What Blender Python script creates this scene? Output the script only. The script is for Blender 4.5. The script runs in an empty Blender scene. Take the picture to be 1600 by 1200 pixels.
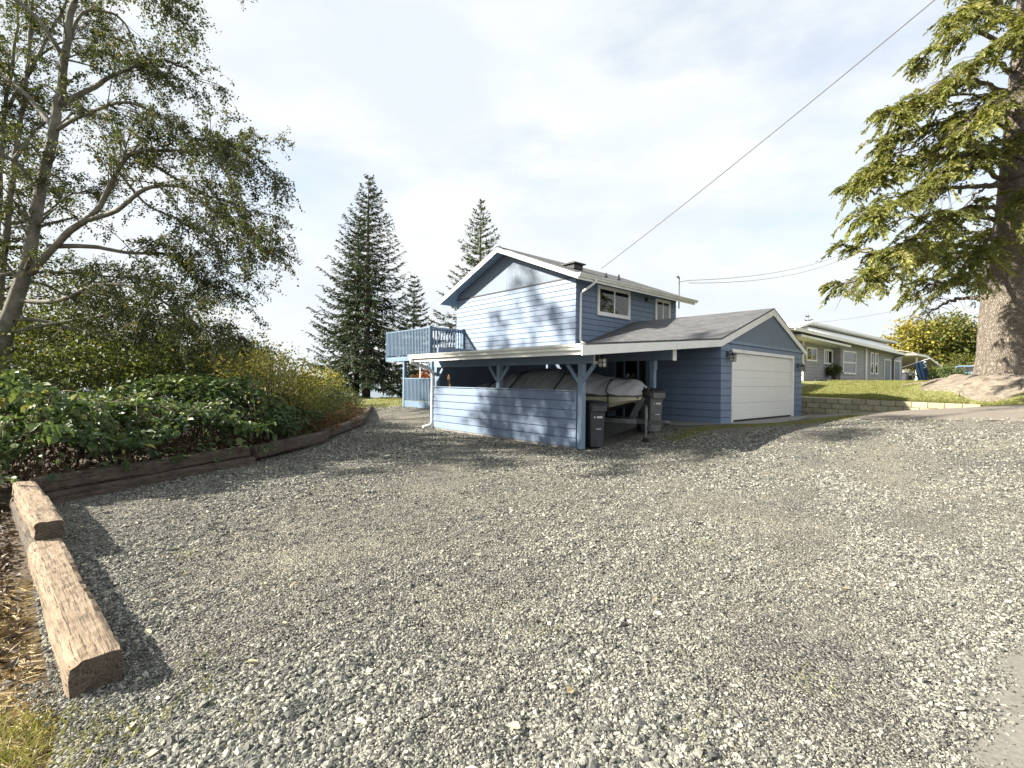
import bpy, math, random
import numpy as np
from mathutils import Vector, Matrix
rnd = random.Random(7); rng = np.random.default_rng(7)
S = bpy.context.scene; COL = S.collection
rad = math.radians

# ------------------------------------------------------------------ camera, sky, sun, exposure
cam_d = bpy.data.cameras.new('camera'); cam = bpy.data.objects.new('camera', cam_d); COL.objects.link(cam)
cam_d.sensor_width = 36; cam_d.lens = 764/1600*36; cam_d.clip_start = .05; cam_d.clip_end = 60000
cam_d.shift_y = -3/1600
CAMH = 1.6
cam.matrix_world = Matrix.Translation((0, 0, CAMH)) @ Matrix.Rotation(rad(90), 4, 'X') @ Matrix.Rotation(.0125, 4, 'Z')
S.camera = cam
SUN_AZ, SUN_EL = rad(187), rad(30)      # direction TOWARDS the sun, angle from +X
sd = Vector((math.cos(SUN_AZ)*math.cos(SUN_EL), math.sin(SUN_AZ)*math.cos(SUN_EL), math.sin(SUN_EL)))
sun_d = bpy.data.lights.new('sun', 'SUN'); sun = bpy.data.objects.new('sun', sun_d); COL.objects.link(sun)
sun_d.energy = 5.0; sun_d.angle = rad(.9); sun_d.color = (1, .93, .80)
sun.rotation_euler = sd.to_track_quat('Z', 'Y').to_euler(); sun.location = (-40, -5, 40)
W = bpy.data.worlds.new('World'); S.world = W; W.use_nodes = True
wn = W.node_tree.nodes; wl = W.node_tree.links
bg = wn['Background']; bg.inputs['Strength'].default_value = .090
sky = wn.new('ShaderNodeTexSky'); sky.sky_type = 'NISHITA'; sky.sun_disc = False
sky.sun_elevation = SUN_EL; sky.sun_rotation = math.atan2(sd.x, sd.y); sky.air_density = 1.0; sky.dust_density = 2.0
tc = wn.new('ShaderNodeTexCoord'); mp = wn.new('ShaderNodeMapping'); mp.inputs['Scale'].default_value = (1, 1, 2.6)
n1 = wn.new('ShaderNodeTexNoise'); n1.inputs['Scale'].default_value = 2.1; n1.inputs['Detail'].default_value = 7; n1.inputs['Roughness'].default_value = .58
rp = wn.new('ShaderNodeValToRGB'); rp.color_ramp.elements[0].position = .33; rp.color_ramp.elements[1].position = .50
rp.color_ramp.elements[0].color = (.63, .63, .63, 1)
n2 = wn.new('ShaderNodeTexNoise'); n2.inputs['Scale'].default_value = 3.3; n2.inputs['Detail'].default_value = 5
rp2 = wn.new('ShaderNodeValToRGB'); rp2.color_ramp.elements[0].color = (2.85, 3.08, 3.25, 1); rp2.color_ramp.elements[1].color = (3.38, 3.46, 3.50, 1)
rp2.color_ramp.elements[0].position = .35; rp2.color_ramp.elements[1].position = .65
mx = wn.new('ShaderNodeMix'); mx.data_type = 'RGBA'
wl.new(tc.outputs['Generated'], mp.inputs['Vector']); wl.new(mp.outputs[0], n1.inputs['Vector']); wl.new(mp.outputs[0], n2.inputs['Vector'])
wl.new(n1.outputs['Fac'], rp.inputs['Fac']); wl.new(n2.outputs['Fac'], rp2.inputs['Fac'])
wl.new(rp.outputs['Color'], mx.inputs['Factor']); wl.new(sky.outputs['Color'], mx.inputs['A']); wl.new(rp2.outputs['Color'], mx.inputs['B'])
wl.new(mx.outputs['Result'], bg.inputs['Color'])
S.view_settings.view_transform = 'Standard'; S.view_settings.look = 'None'; S.view_settings.gamma = 1
S.view_settings.exposure = 1.76
S.cycles.max_bounces = 6; S.cycles.transparent_max_bounces = 12

# ------------------------------------------------------------------ helpers
def ss(x, a, b):
    t = np.clip((np.asarray(x, float)-a)/(b-a), 0, 1); return t*t*(3-2*t)
F = 764.; ROLL = .0125
def at(px, py, Y):
    x = px+ROLL*(py-600); y = py-ROLL*(px-800)
    return Vector(((x-800)/F*Y, Y, CAMH+(597-y)/F*Y))
P0 = Vector((1.655, 11.68)); AX = Vector((-.662, .749)); BX = Vector((.7495, .662))
HROT = math.atan2(-.749, .662)
def tol(X, Y):
    dx = np.asarray(X, float)-P0.x; dy = np.asarray(Y, float)-P0.y
    return -(dx*AX.x+dy*AX.y), dx*BX.x+dy*BX.y
def tow(x, y): return (P0.x-x*AX.x+y*BX.x, P0.y-x*AX.y+y*BX.y)

def tag(o, label=None, cat=None, group=None, kind=None):
    if label: o['label'] = label
    if cat: o['category'] = cat
    if group: o['group'] = group
    if kind: o['kind'] = kind
    return o
def empty(name, loc=(0, 0, 0), rz=0, label=None, cat=None, group=None):
    o = bpy.data.objects.new(name, None); COL.objects.link(o); o.location = loc; o.rotation_euler = (0, 0, rz)
    o.empty_display_size = .2
    return tag(o, label, cat, group)
def link(name, me, parent=None, loc=None, rot=None):
    o = bpy.data.objects.new(name, me); COL.objects.link(o)
    if parent: o.parent = parent
    if loc is not None: o.location = loc
    if rot is not None: o.rotation_euler = rot
    return o
def npmesh(name, V, faces, mat, smooth=False, tint=None):
    """V (n,3), faces (m,k) int array"""
    V = np.asarray(V, np.float32); Fc = np.asarray(faces, np.int32)
    me = bpy.data.meshes.new(name); m, k = Fc.shape
    me.vertices.add(len(V)); me.vertices.foreach_set('co', V.ravel())
    me.loops.add(m*k); me.loops.foreach_set('vertex_index', Fc.ravel())
    me.polygons.add(m); me.polygons.foreach_set('loop_start', np.arange(0, m*k, k, dtype=np.int32))
    me.polygons.foreach_set('loop_total', np.full(m, k, np.int32))
    me.polygons.foreach_set('use_smooth', np.full(m, smooth, bool))
    if tint is not None:
        a = me.attributes.new('tint', 'FLOAT', 'POINT'); a.data.foreach_set('value', np.asarray(tint, np.float32))
    me.update(calc_edges=True); me.materials.append(mat); return me

class MB:
    def __init__(s): s.v = []; s.f = []
    def add(s, vs, fs):
        b = len(s.v); s.v += [tuple(map(float, v)) for v in vs]; s.f += [tuple(b+i for i in f) for f in fs]; return s
    def box(s, x0, x1, y0, y1, z0, z1):
        return s.add([(x0,y0,z0),(x1,y0,z0),(x1,y1,z0),(x0,y1,z0),(x0,y0,z1),(x1,y0,z1),(x1,y1,z1),(x0,y1,z1)],
                     [(0,3,2,1),(4,5,6,7),(0,1,5,4),(1,2,6,5),(2,3,7,6),(3,0,4,7)])
    def beam(s, p, q, w, h, up=(0, 0, 1)):
        p = Vector(p); q = Vector(q); d = (q-p).normalized(); up = Vector(up)
        sx = d.cross(up)
        if sx.length < 1e-4: sx = d.cross(Vector((0, 1, 0)))
        sx.normalize(); u = sx.cross(d).normalized(); a = sx*w/2; b = u*h/2
        vs = [p-a-b, p+a-b, p+a+b, p-a+b, q-a-b, q+a-b, q+a+b, q-a+b]
        return s.add(vs, [(0,1,2,3),(7,6,5,4),(0,4,5,1),(1,5,6,2),(2,6,7,3),(3,7,4,0)])
    def prism(s, pts, off):
        """planar polygon pts extruded by vector off"""
        n = len(pts); off = Vector(off); vs = [Vector(p) for p in pts]+[Vector(p)+off for p in pts]
        fs = [tuple(range(n-1, -1, -1)), tuple(range(n, 2*n))]+[(i, (i+1) % n, n+(i+1) % n, n+i) for i in range(n)]
        return s.add(vs, fs)
    def tube(s, pts, rs, n=8, cap=True, rot=0):
        pts = [Vector(p) for p in pts]; k = len(pts)
        if not hasattr(rs, '__len__'): rs = [rs]*k
        base = len(s.v); prev = None
        for i in range(k):
            d = (pts[min(i+1, k-1)]-pts[max(i-1, 0)])
            if d.length < 1e-9: d = Vector((0, 0, 1))
            d.normalize()
            if prev is None:
                a = d.orthogonal().normalized()
                if abs(d.z) < .9: a = d.cross(Vector((0, 0, 1))).normalized()
            else:
                a = prev-d*prev.dot(d)
                a = a.normalized() if a.length > 1e-6 else d.orthogonal().normalized()
            prev = a; b = d.cross(a)
            for j in range(n):
                t = 2*math.pi*j/n+rot; s.v.append(tuple(pts[i]+a*(math.cos(t)*rs[i])+b*(math.sin(t)*rs[i])))
        for i in range(k-1):
            for j in range(n):
                j2 = (j+1) % n; s.f.append((base+i*n+j, base+i*n+j2, base+(i+1)*n+j2, base+(i+1)*n+j))
        if cap:
            s.f.append(tuple(base+j for j in range(n-1, -1, -1))); s.f.append(tuple(base+(k-1)*n+j for j in range(n)))
        return s
    def mesh(s, name, mat, smooth=False):
        me = bpy.data.meshes.new(name); me.from_pydata(s.v, [], s.f); me.materials.append(mat)
        if smooth: me.polygons.foreach_set('use_smooth', [True]*len(me.polygons))
        me.update(); return me
    def build(s, name, mat, parent=None, smooth=False, bevel=0, loc=None, rot=None):
        o = link(name, s.mesh(name, mat, smooth), parent, loc, rot)
        if bevel:
            m = o.modifiers.new('bevel', 'BEVEL'); m.width = bevel; m.segments = 2; m.limit_method = 'ANGLE'
        return o
def copy_tree(o, parent=None):
    c = o.copy(); COL.objects.link(c); c.parent = parent
    for ch in list(o.children): copy_tree(ch, c)
    return c

# ------------------------------------------------------------------ materials
MATS = {}
def ramp(nt, fac, stops):
    r = nt.nodes.new('ShaderNodeValToRGB'); e = r.color_ramp.elements
    e[0].position, e[-1].position = stops[0][0], stops[-1][0]
    e[0].color = (*stops[0][1], 1); e[-1].color = (*stops[-1][1], 1)
    for p, c in stops[1:-1]: x = e.new(p); x.color = (*c, 1)
    nt.links.new(fac, r.inputs['Fac']); return r.outputs['Color']
def noise(nt, vec, scale, detail=4, rough=.55, stretch=None):
    n = nt.nodes.new('ShaderNodeTexNoise'); n.inputs['Scale'].default_value = scale
    n.inputs['Detail'].default_value = detail; n.inputs['Roughness'].default_value = rough
    if stretch:
        m = nt.nodes.new('ShaderNodeMapping'); m.inputs['Scale'].default_value = stretch
        nt.links.new(vec, m.inputs['Vector']); vec = m.outputs[0]
    nt.links.new(vec, n.inputs['Vector']); return n.outputs['Fac']
def mixc(nt, a, b, fac, mode='MIX'):
    m = nt.nodes.new('ShaderNodeMix'); m.data_type = 'RGBA'; m.blend_type = mode
    for sock, val in (('A', a), ('B', b), ('Factor', fac)):
        if hasattr(val, 'is_linked'): nt.links.new(val, m.inputs[sock])
        elif sock == 'Factor': m.inputs[sock].default_value = val
        else: m.inputs[sock].default_value = (*val, 1)
    return m.outputs['Result']
def M(name, c1, c2=None, scale=6, rough=.7, bump=0, bscale=None, stretch=None, rand=0, dirt=None, dscale=1.2, metal=0, spec=.5, detail=5):
    if name in MATS: return MATS[name]
    m = bpy.data.materials.new(name); m.use_nodes = True; nt = m.node_tree; b = nt.nodes['Principled BSDF']; MATS[name] = m
    b.inputs['Roughness'].default_value = rough; b.inputs['Metallic'].default_value = metal; b.inputs['Specular IOR Level'].default_value = spec
    tcn = nt.nodes.new('ShaderNodeTexCoord'); v = tcn.outputs['Object']
    c2 = c2 or tuple(x*.82 for x in c1)
    col = ramp(nt, noise(nt, v, scale, detail, .6, stretch), [(.3, c2), (.7, c1)])
    if dirt: col = mixc(nt, col, dirt, ramp(nt, noise(nt, v, dscale, 6, .65), [(.52, (0, 0, 0)), (.75, (.6, .6, .6))]))
    if rand:
        oi = nt.nodes.new('ShaderNodeObjectInfo'); g = nt.nodes.new('ShaderNodeMapRange')
        g.inputs['To Min'].default_value = 1-rand; g.inputs['To Max'].default_value = 1+rand
        nt.links.new(oi.outputs['Random'], g.inputs['Value'])
        col = mixc(nt, col, g.outputs[0], 1.0, 'MULTIPLY')
    nt.links.new(col, b.inputs['Base Color'])
    if bump:
        bp = nt.nodes.new('ShaderNodeBump'); bp.inputs['Strength'].default_value = min(1, bump*20); bp.inputs['Distance'].default_value = bump
        nt.links.new(noise(nt, v, bscale or scale*4, 5, .6, stretch), bp.inputs['Height']); nt.links.new(bp.outputs[0], b.inputs['Normal'])
    return m
def leafmat(name, stops, trans=.35, rough=.55, spec=.35):
    if name in MATS: return MATS[name]
    m = bpy.data.materials.new(name); m.use_nodes = True; nt = m.node_tree; b = nt.nodes['Principled BSDF']; MATS[name] = m
    a = nt.nodes.new('ShaderNodeAttribute'); a.attribute_name = 'tint'
    col = ramp(nt, a.outputs['Fac'], stops); nt.links.new(col, b.inputs['Base Color'])
    b.inputs['Roughness'].default_value = rough; b.inputs['Specular IOR Level'].default_value = spec
    t = nt.nodes.new('ShaderNodeBsdfTranslucent'); nt.links.new(mixc(nt, col, (1.3, 1.25, .6), 1.0, 'MULTIPLY'), t.inputs['Color'])
    ms = nt.nodes.new('ShaderNodeMixShader'); ms.inputs[0].default_value = trans
    nt.links.new(b.outputs[0], ms.inputs[1]); nt.links.new(t.outputs[0], ms.inputs[2])
    nt.links.new(ms.outputs[0], nt.nodes['Material Output'].inputs['Surface']); return m
BLUE = (.166, .222, .318); BLUE2 = (.14, .192, .284)
m_blue = M('blue_paint', BLUE, BLUE2, 1.3, .6, .0015, 60, rand=.05, dirt=(.19, .235, .30), dscale=.8)
m_panel = M('blue_grey_panel_paint', (.165, .21, .275), (.14, .18, .24), 1.5, .65, .002, 40, (6, 6, .6))
m_trimblue = M('blue_trim_paint', (.20, .275, .365), (.165, .23, .315), 3, .6, .001, 30, rand=.04)
m_white = M('white_paint', (.82, .82, .80), (.76, .76, .74), 2, .5, .0008, 30, dirt=(.55, .56, .50), dscale=.9)
m_gutter = M('cream_gutter_metal', (.74, .74, .69), (.66, .67, .62), 2, .4, 0, dirt=(.42, .45, .38), dscale=1.6)
m_door = M('garage_door_paint', (.80, .79, .76), (.76, .75, .72), 1.5, .5, .001, 22, (1, 1, 9))
m_conc = M('concrete', (.24, .232, .215), (.17, .166, .156), 3, .85, .004, 40, dirt=(.14, .15, .12), dscale=.8)
m_darkmetal = M('dark_metal', (.03, .03, .032), (.02, .02, .02), 5, .45)
m_galv = M('galvanised_metal', (.22, .225, .22), (.13, .135, .135), 8, .45, metal=.6)
m_dark = M('interior_dark', (.012, .013, .016), (.01, .01, .012), 5, .9)
m_rubber = M('rubber', (.02, .02, .02), (.03, .03, .03), 10, .8)

def glassmat():
    m = bpy.data.materials.new('window_glass'); m.use_nodes = True; nt = m.node_tree; nt.nodes.remove(nt.nodes['Principled BSDF'])
    g = nt.nodes.new('ShaderNodeBsdfGlossy'); g.inputs['Roughness'].default_value = .02
    t = nt.nodes.new('ShaderNodeBsdfTransparent'); t.inputs['Color'].default_value = (.75, .8, .8, 1)
    f = nt.nodes.new('ShaderNodeFresnel'); f.inputs['IOR'].default_value = 1.9
    x = nt.nodes.new('ShaderNodeMixShader'); nt.links.new(f.outputs[0], x.inputs[0]); nt.links.new(t.outputs[0], x.inputs[1]); nt.links.new(g.outputs[0], x.inputs[2])
    nt.links.new(x.outputs[0], nt.nodes['Material Output'].inputs['Surface']); return m
m_glass = glassmat()

def shinglemat(name, swap):
    m = bpy.data.materials.new(name); m.use_nodes = True; nt = m.node_tree; b = nt.nodes['Principled BSDF']
    tcn = nt.nodes.new('ShaderNodeTexCoord'); v = tcn.outputs['Object']
    mpn = nt.nodes.new('ShaderNodeMapping'); 
    if swap: mpn.inputs['Rotation'].default_value = (0, 0, rad(90))
    nt.links.new(v, mpn.inputs['Vector'])
    br = nt.nodes.new('ShaderNodeTexBrick'); br.inputs['Scale'].default_value = 1; br.inputs['Brick Width'].default_value = .3; br.inputs['Row Height'].default_value = .135
    br.inputs['Mortar Size'].default_value = .006; br.inputs['Bias'].default_value = -.1
    br.inputs['Color1'].default_value = (.066, .068, .078, 1); br.inputs['Color2'].default_value = (.115, .118, .126, 1); br.inputs['Mortar'].default_value = (.03, .03, .032, 1)
    nt.links.new(mpn.outputs[0], br.inputs['Vector'])
    c = mixc(nt, br.outputs['Color'], ramp(nt, noise(nt, v, 90, 3, .7), [(.3, (.5, .5, .5)), (.75, (1.6, 1.58, 1.55))]), 1.0, 'MULTIPLY')
    c = mixc(nt, c, (.085, .09, .085), ramp(nt, noise(nt, v, .9, 6, .6), [(.5, (0, 0, 0)), (.8, (.5, .5, .5))]))
    nt.links.new(c, b.inputs['Base Color']); b.inputs['Roughness'].default_value = .9
    bp = nt.nodes.new('ShaderNodeBump'); bp.inputs['Distance'].default_value = .01; bp.inputs['Strength'].default_value = .8
    nt.links.new(br.outputs['Fac'], bp.inputs['Height']); bp.invert = True
    nt.links.new(bp.outputs[0], b.inputs['Normal']); return m
m_shg = shinglemat('shingles_garage', False); m_shh = shinglemat('shingles_house', True)

# ------------------------------------------------------------------ ground
TIMB = [(-2.2, 2.4), (-4.2, 4.3), (-6.0, 6.0), (-4.95, 9.3), (-4.7, 12.2), (-5.0, 13.3), (-5.4, 17.4), (-7.5, 26)]
def xl(Y):   # left edge of the gravel
    return np.interp(Y, [-4, 0, 1.6, 2.4, 4.3, 6.0, 6.3, 9.3, 12.2, 13.3, 17.4, 26, 60], [-1.0, -1.3, -1.6, -2.2, -4.2, -6.0, -6.0, -4.95, -4.7, -5.0, -5.4, -7.5, -16])
def G(X, Y):
    X = np.asarray(X, float); Y = np.asarray(Y, float); lx, ly = tol(X, Y)
    g = .43*ss(ly, 0, 5.3)+.112*np.clip(lx-.9, 0, 9)*ss(ly, 3, 12)
    g = g + .03*np.sin(X*.9+1.3)*np.sin(Y*.7)*ss(-ly, 0, 3)
    d = np.maximum(0, xl(Y)-X)
    g = g+.12*ss(d, .2, .9)*ss(Y, 4.4, 6.5)-.10*np.maximum(0, np.minimum(d, 30)-3.5)-25*ss(d, 12, 120)
    far = ss(Y, 33, 140)*ss(14-X, 0, 20); g = g-36*far
    return np.maximum(g, -38)
def lawn_z(lx, ly):
    lx = np.asarray(lx, float); ly = np.asarray(ly, float)
    X, Y = P0.x-lx*AX.x+ly*BX.x, P0.y-lx*AX.y+ly*BX.y
    edge = np.where(lx < 5.5, 1.17-.018*np.clip(lx, 0, 6), G(X, Y)+.01)
    edge = edge*(1-ss(lx, 5.3, 5.9))+(G(X, Y)+.02)*ss(lx, 5.3, 5.9)
    z = edge+(1.88-edge)*ss(ly, 13.2, 23)
    r2 = ((lx-6.2)/2.6)**2+((ly-16.4)/2.2)**2
    return z+np.maximum(0, 1.97-z)*np.clip(1.25*np.exp(-r2*.8), 0, 1)*ss(ly, 12.9, 14.6)
def rel(X, Y):
    X = np.asarray(X, float); Y = np.asarray(Y, float)
    return (.010*np.sin(X*5.3+1.7*Y)*np.sin(Y*6.1-1.1*X+1)+.008*np.sin(X*11.3-Y*4.7)*np.sin(Y*12.9+X*3.1)+.006*np.sin(X*19+Y*7)*np.sin(Y*21-X*9))*ss(X-xl(Y), .1, .5)
def gridmesh(name, Xs, Ys, zf, mat, smooth=True):
    XX, YY = np.meshgrid(Xs, Ys); Z = zf(XX, YY); n, m = XX.shape
    V = np.stack([XX, YY, Z], -1).reshape(-1, 3); i = np.arange(n*m).reshape(n, m)
    Fc = np.stack([i[:-1, :-1], i[:-1, 1:], i[1:, 1:], i[1:, :-1]], -1).reshape(-1, 4)
    return npmesh(name, V, Fc, mat, smooth)
m_soil = M('soil_and_litter', (.115, .085, .055), (.045, .033, .024), 9, .95, .03, 14, dirt=(.16, .125, .075), dscale=3)
def geo(a, b, first, k):
    out = [a]; st = first
    while out[-1] < b: out.append(out[-1]+st); st *= k
    return out
xs = np.array(sorted(set([-x for x in geo(26, 700, 1, 1.25)]+list(np.arange(-26, 26.01, .5))+geo(26, 900, 1, 1.25))))
ys = np.array(sorted(set(list(np.arange(-8, 46.01, .5))+geo(46, 900, 1, 1.22)+[-12, -20, -40, -90])))
ground = link('ground', gridmesh('ground', xs, ys, lambda X, Y: G(X, Y)-.05, m_soil)); tag(ground, kind='structure')

def gravel_material():
    m = bpy.data.materials.new('gravel_bed'); m.use_nodes = True; nt = m.node_tree; b = nt.nodes['Principled BSDF']
    tcn = nt.nodes.new('ShaderNodeTexCoord'); v = tcn.outputs['Object']
    vo = nt.nodes.new('ShaderNodeTexVoronoi'); vo.inputs['Scale'].default_value = 62; nt.links.new(v, vo.inputs['Vector'])
    sepc = nt.nodes.new('ShaderNodeSeparateColor'); nt.links.new(vo.outputs['Color'], sepc.inputs[0])
    c = ramp(nt, sepc.outputs[0], [(0, (.035, .035, .035)), (.5, (.13, .126, .113)), (1, (.28, .27, .235))])
    fine = ramp(nt, noise(nt, v, .55, 5, .6), [(.38, (.80, .80, .82)), (.66, (1.25, 1.20, 1.08))])
    c = mixc(nt, c, fine, 1.0, 'MULTIPLY')
    c = mixc(nt, c, (.23, .212, .172), ramp(nt, noise(nt, v, 1.4, 5, .6), [(.5, (0, 0, 0)), (.72, (.75, .75, .75))]))
    nt.links.new(c, b.inputs['Base Color']); b.inputs['Roughness'].default_value = .9; b.inputs['Specular IOR Level'].default_value = .25
    bp = nt.nodes.new('ShaderNodeBump'); bp.inputs['Distance'].default_value = .02; bp.inputs['Strength'].default_value = 1; bp.invert = True
    nt.links.new(vo.outputs['Distance'], bp.inputs['Height']); nt.links.new(bp.outputs[0], b.inputs['Normal']); return m
m_gravel = gravel_material()
Yr = np.concatenate([np.arange(-3, 1, .3), np.arange(1, 8, .08), np.arange(8, 14, .16), np.arange(14, 26.6, .4)]); T = np.concatenate([np.linspace(0, .42, 130), np.linspace(.42, 1, 50)[1:]])
YY, TT = np.meshgrid(Yr, T, indexing='ij'); L0 = xl(YY)+.02; XX = L0+(22-L0)*TT
ZZ = G(XX, YY)+rel(XX, YY); n_, m_ = XX.shape; ii = np.arange(n_*m_).reshape(n_, m_)
lx_, ly_ = tol(XX, YY)
Fq = np.stack([ii[:-1, :-1], ii[:-1, 1:], ii[1:, 1:], ii[1:, :-1]], -1).reshape(-1, 4)
cxl = lx_.ravel()[Fq].mean(1); cyl = ly_.ravel()[Fq].mean(1)
Fq = Fq[~((cyl > 12.9))]
gy = link('gravel_yard', npmesh('gravel_yard', np.stack([XX, YY, ZZ], -1).reshape(-1, 3), Fq, m_gravel, True)); tag(gy, kind='structure')

# water and far hills beyond the drop on the left
m_water = M('sea_water', (.10, .15, .18), (.09, .13, .16), .02, .25, .1, .4)
water = link('water', MB().add([(-40000, 150, -33), (40000, 150, -33), (40000, 40000, -33), (-40000, 40000, -33)], [(0, 1, 2, 3)]).mesh('water', m_water)); tag(water, kind='structure')
m_hill = M('forested_hills', (.07, .09, .07), (.05, .07, .06), .002, .95)
hx = np.linspace(-16000, 4000, 160); hb = MB()
hh = 70+55*np.sin(hx*.0007)+30*np.sin(hx*.0023+1)+12*np.sin(hx*.009); 
for i in range(159):
    hb.add([(hx[i], 9000, -34), (hx[i+1], 9000, -34), (hx[i+1], 9900, hh[i+1]), (hx[i], 9900, hh[i])], [(0, 1, 2, 3)])
    hb.add([(hx[i], 9900, hh[i]), (hx[i+1], 9900, hh[i+1]), (hx[i+1], 11500, -34), (hx[i], 11500, -34)], [(0, 1, 2, 3)])
tag(hb.build('hills', m_hill, smooth=True), kind='structure')

# asphalt patch lower right, driveway strip, concrete apron
m_asph = M('old_asphalt', (.21, .198, .172), (.115, .108, .096), 45, .9, .004, 120, dirt=(.25, .235, .20), dscale=1.5)
m_drive = M('driveway_asphalt', (.20, .175, .145), (.12, .105, .09), 20, .9, .004, 90, dirt=(.27, .24, .175), dscale=.7)
def strip_sheet(name, e0, e1, nu, nv, dz, mat, jit=0):
    e0 = np.array(e0, float); e1 = np.array(e1, float)
    def res(e, n):
        d = np.r_[0, np.cumsum(np.hypot(*np.diff(e, axis=0).T))]; t = np.linspace(0, d[-1], n); return np.stack([np.interp(t, d, e[:, 0]), np.interp(t, d, e[:, 1])], 1)
    a = res(e0, nu); b = res(e1, nu)
    if jit: a = a+rng.normal(0, jit, a.shape)
    t = np.linspace(0, 1, nv)[None, :, None]; P = a[:, None]*(1-t)+b[:, None]*t
    Z = G(P[..., 0], P[..., 1])+dz; V = np.concatenate([P, Z[..., None]], -1).reshape(-1, 3); i = np.arange(nu*nv).reshape(nu, nv)
    Fc = np.stack([i[:-1, :-1], i[1:, :-1], i[1:, 1:], i[:-1, 1:]], -1).reshape(-1, 4)
    return link(name, npmesh(name, V, Fc, mat, True))
road = strip_sheet('road', [(1.35, 1.0), (1.62, 1.75), (1.95, 2.12), (2.3, 2.42), (2.75, 2.85), (3.25, 3.15), (4.5, 4.1), (8, 6.2), (14, 8.6), (22, 10.5)],
                   [(3, -3), (4, -3), (5, -3), (6, -3), (8, -3), (12, -3), (16, -3), (22, -3), (26, -2), (30, 0)], 120, 24, .022, m_asph, .035)
tag(road, kind='structure')
def lw(pts): return [tow(*p) for p in pts]
drv = strip_sheet('driveway', lw([(1.7, 9.6), (2.6, 8.7), (4, 8.3), (6, 8.0), (9, 7.4), (13, 6.6), (24, 5)]), lw([(.9, 12.9), (2, 12.95), (4, 12.95), (6, 12.95), (9, 12.9), (14, 12.8), (24, 12.6)]), 70, 12, .010, m_drive, .05)
tag(drv, kind='structure')
apr = strip_sheet('concrete_apron', lw([(-.9, 3.9), (.5, 4.3), (1.2, 5.3), (1.9, 6.4), (2.1, 8), (1.9, 9.6), (1.5, 11.6)]), lw([(-.9, 5.28), (0, 5.28), (.8, 5.28), (.84, 6.5), (.84, 8), (.84, 9.6), (.84, 11.6)]), 40, 6, .016, m_conc, .03)
tag(apr, kind='structure')
cpf = strip_sheet('carport_floor', lw([(-6.4, .12), (-3, .12), (-.5, .3)]), lw([(-6.4, 5.25), (-3, 5.25), (-.9, 5.25)]), 14, 14, .014, m_conc); tag(cpf, kind='structure')
m_lawn = M('lawn_turf', (.20, .205, .07), (.12, .13, .042), 5, .95, .03, 40, dirt=(.27, .235, .12), dscale=1.6)
lxs = np.concatenate([np.arange(-5, 12, .35), np.arange(12, 60, 2.)]); lys = np.concatenate([[13.12], np.arange(13.3, 26, .35), np.arange(26, 100, 2.5)])
LX, LY = np.meshgrid(lxs, lys); LZ = lawn_z(LX, LY); i = np.arange(LX.size).reshape(LX.shape)
V = np.stack([P0.x-LX*AX.x+LY*BX.x, P0.y-LX*AX.y+LY*BX.y, LZ], -1).reshape(-1, 3)
lawn = link('lawn', npmesh('lawn', V, np.stack([i[:-1, :-1], i[:-1, 1:], i[1:, 1:], i[1:, :-1]], -1).reshape(-1, 4), m_lawn, True)); tag(lawn, kind='structure')
# back lawn left of the deck
bl = gridmesh('back_lawn', np.linspace(-9, 6, 31), np.linspace(25.2, 36, 23), lambda X, Y: G(X, Y)+.01, m_lawn); tag(link('back_lawn', bl), kind='structure')

# ------------------------------------------------------------------ the blue house
house = empty('blue_house', (P0.x, P0.y, 0), HROT, 'two-storey blue clapboard house with attached garage and carport', 'house')
EXPO = .222
BOARDS = {}
def board_mesh(L, mat):
    k = (round(L, 3), mat.name)
    if k not in BOARDS:
        e = EXPO; pr = [(0, 0), (-.036, 0), (-.022, e-.020), (0, e-.020)]
        b = MB(); b.add([(0, y, z) for y, z in pr]+[(L, y, z) for y, z in pr], [(0,1,2,3),(7,6,5,4),(0,4,5,1),(1,5,6,2),(2,6,7,3),(3,7,4,0)])
        BOARDS[k] = b.mesh('siding_board', mat)
    return BOARDS[k]
def side(part, start, L, z0, z1, rot, mat=None):
    """rows of lap boards; start=(x,y) local, running along rotated +x, outward = rotated -y"""
    z = z0
    while z < z1-.06:
        cuts = [0, L]
        if L > 3: cuts = [0, round(rnd.uniform(.22, .78)*L, 1), L]
        for a_, b_ in zip(cuts[:-1], cuts[1:]):
            o = link('siding_board', board_mesh(b_-a_-(.005 if b_ < L else 0), mat or m_blue), part, (start[0]+math.cos(rot)*a_, start[1]+math.sin(rot)*a_, z+rnd.uniform(-.002, .002)), (0, 0, rot))
            if z+EXPO > z1+.01: o.scale.z = (z1-z)/EXPO
        z += EXPO
VH = 5.3; XH = -4.85; XL = -12.75; YB = 12.57; ZE = 5.70; XR = -8.9
# upper storey block
gw = MB().box(XL, XH-.02, VH+.001, VH+.12, 2.6, ZE).build('gable_wall', m_blue, house)
side(gw, (XL, VH), XH-XL+.03, 2.60, ZE-.02, 0)
MB().box(XH-.14, XH-.021, VH+.13, YB, 2.6, ZE).build('inner_wall', m_blue, house)
ww = MB().box(XH-.02, XH-.001, VH+.02, YB-.02, 2.6, ZE).build('window_wall', m_blue, house)
side(ww, (XH, VH+.0), YB-VH, 2.60, ZE-.02, rad(90))
MB().box(XL, XL+.12, VH+.13, YB, 0, ZE).box(XL+.13, XH-.15, YB-.12, YB, 0, ZE).build('rear_wall', m_blue, house)
lowg = MB().box(XL, XH, VH+.13, VH+.25, 0, 2.6).build('lower_wall', m_blue, house)
side(lowg, (XL, VH+.12), 7.2, 0.15, 2.6, 0)
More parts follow.
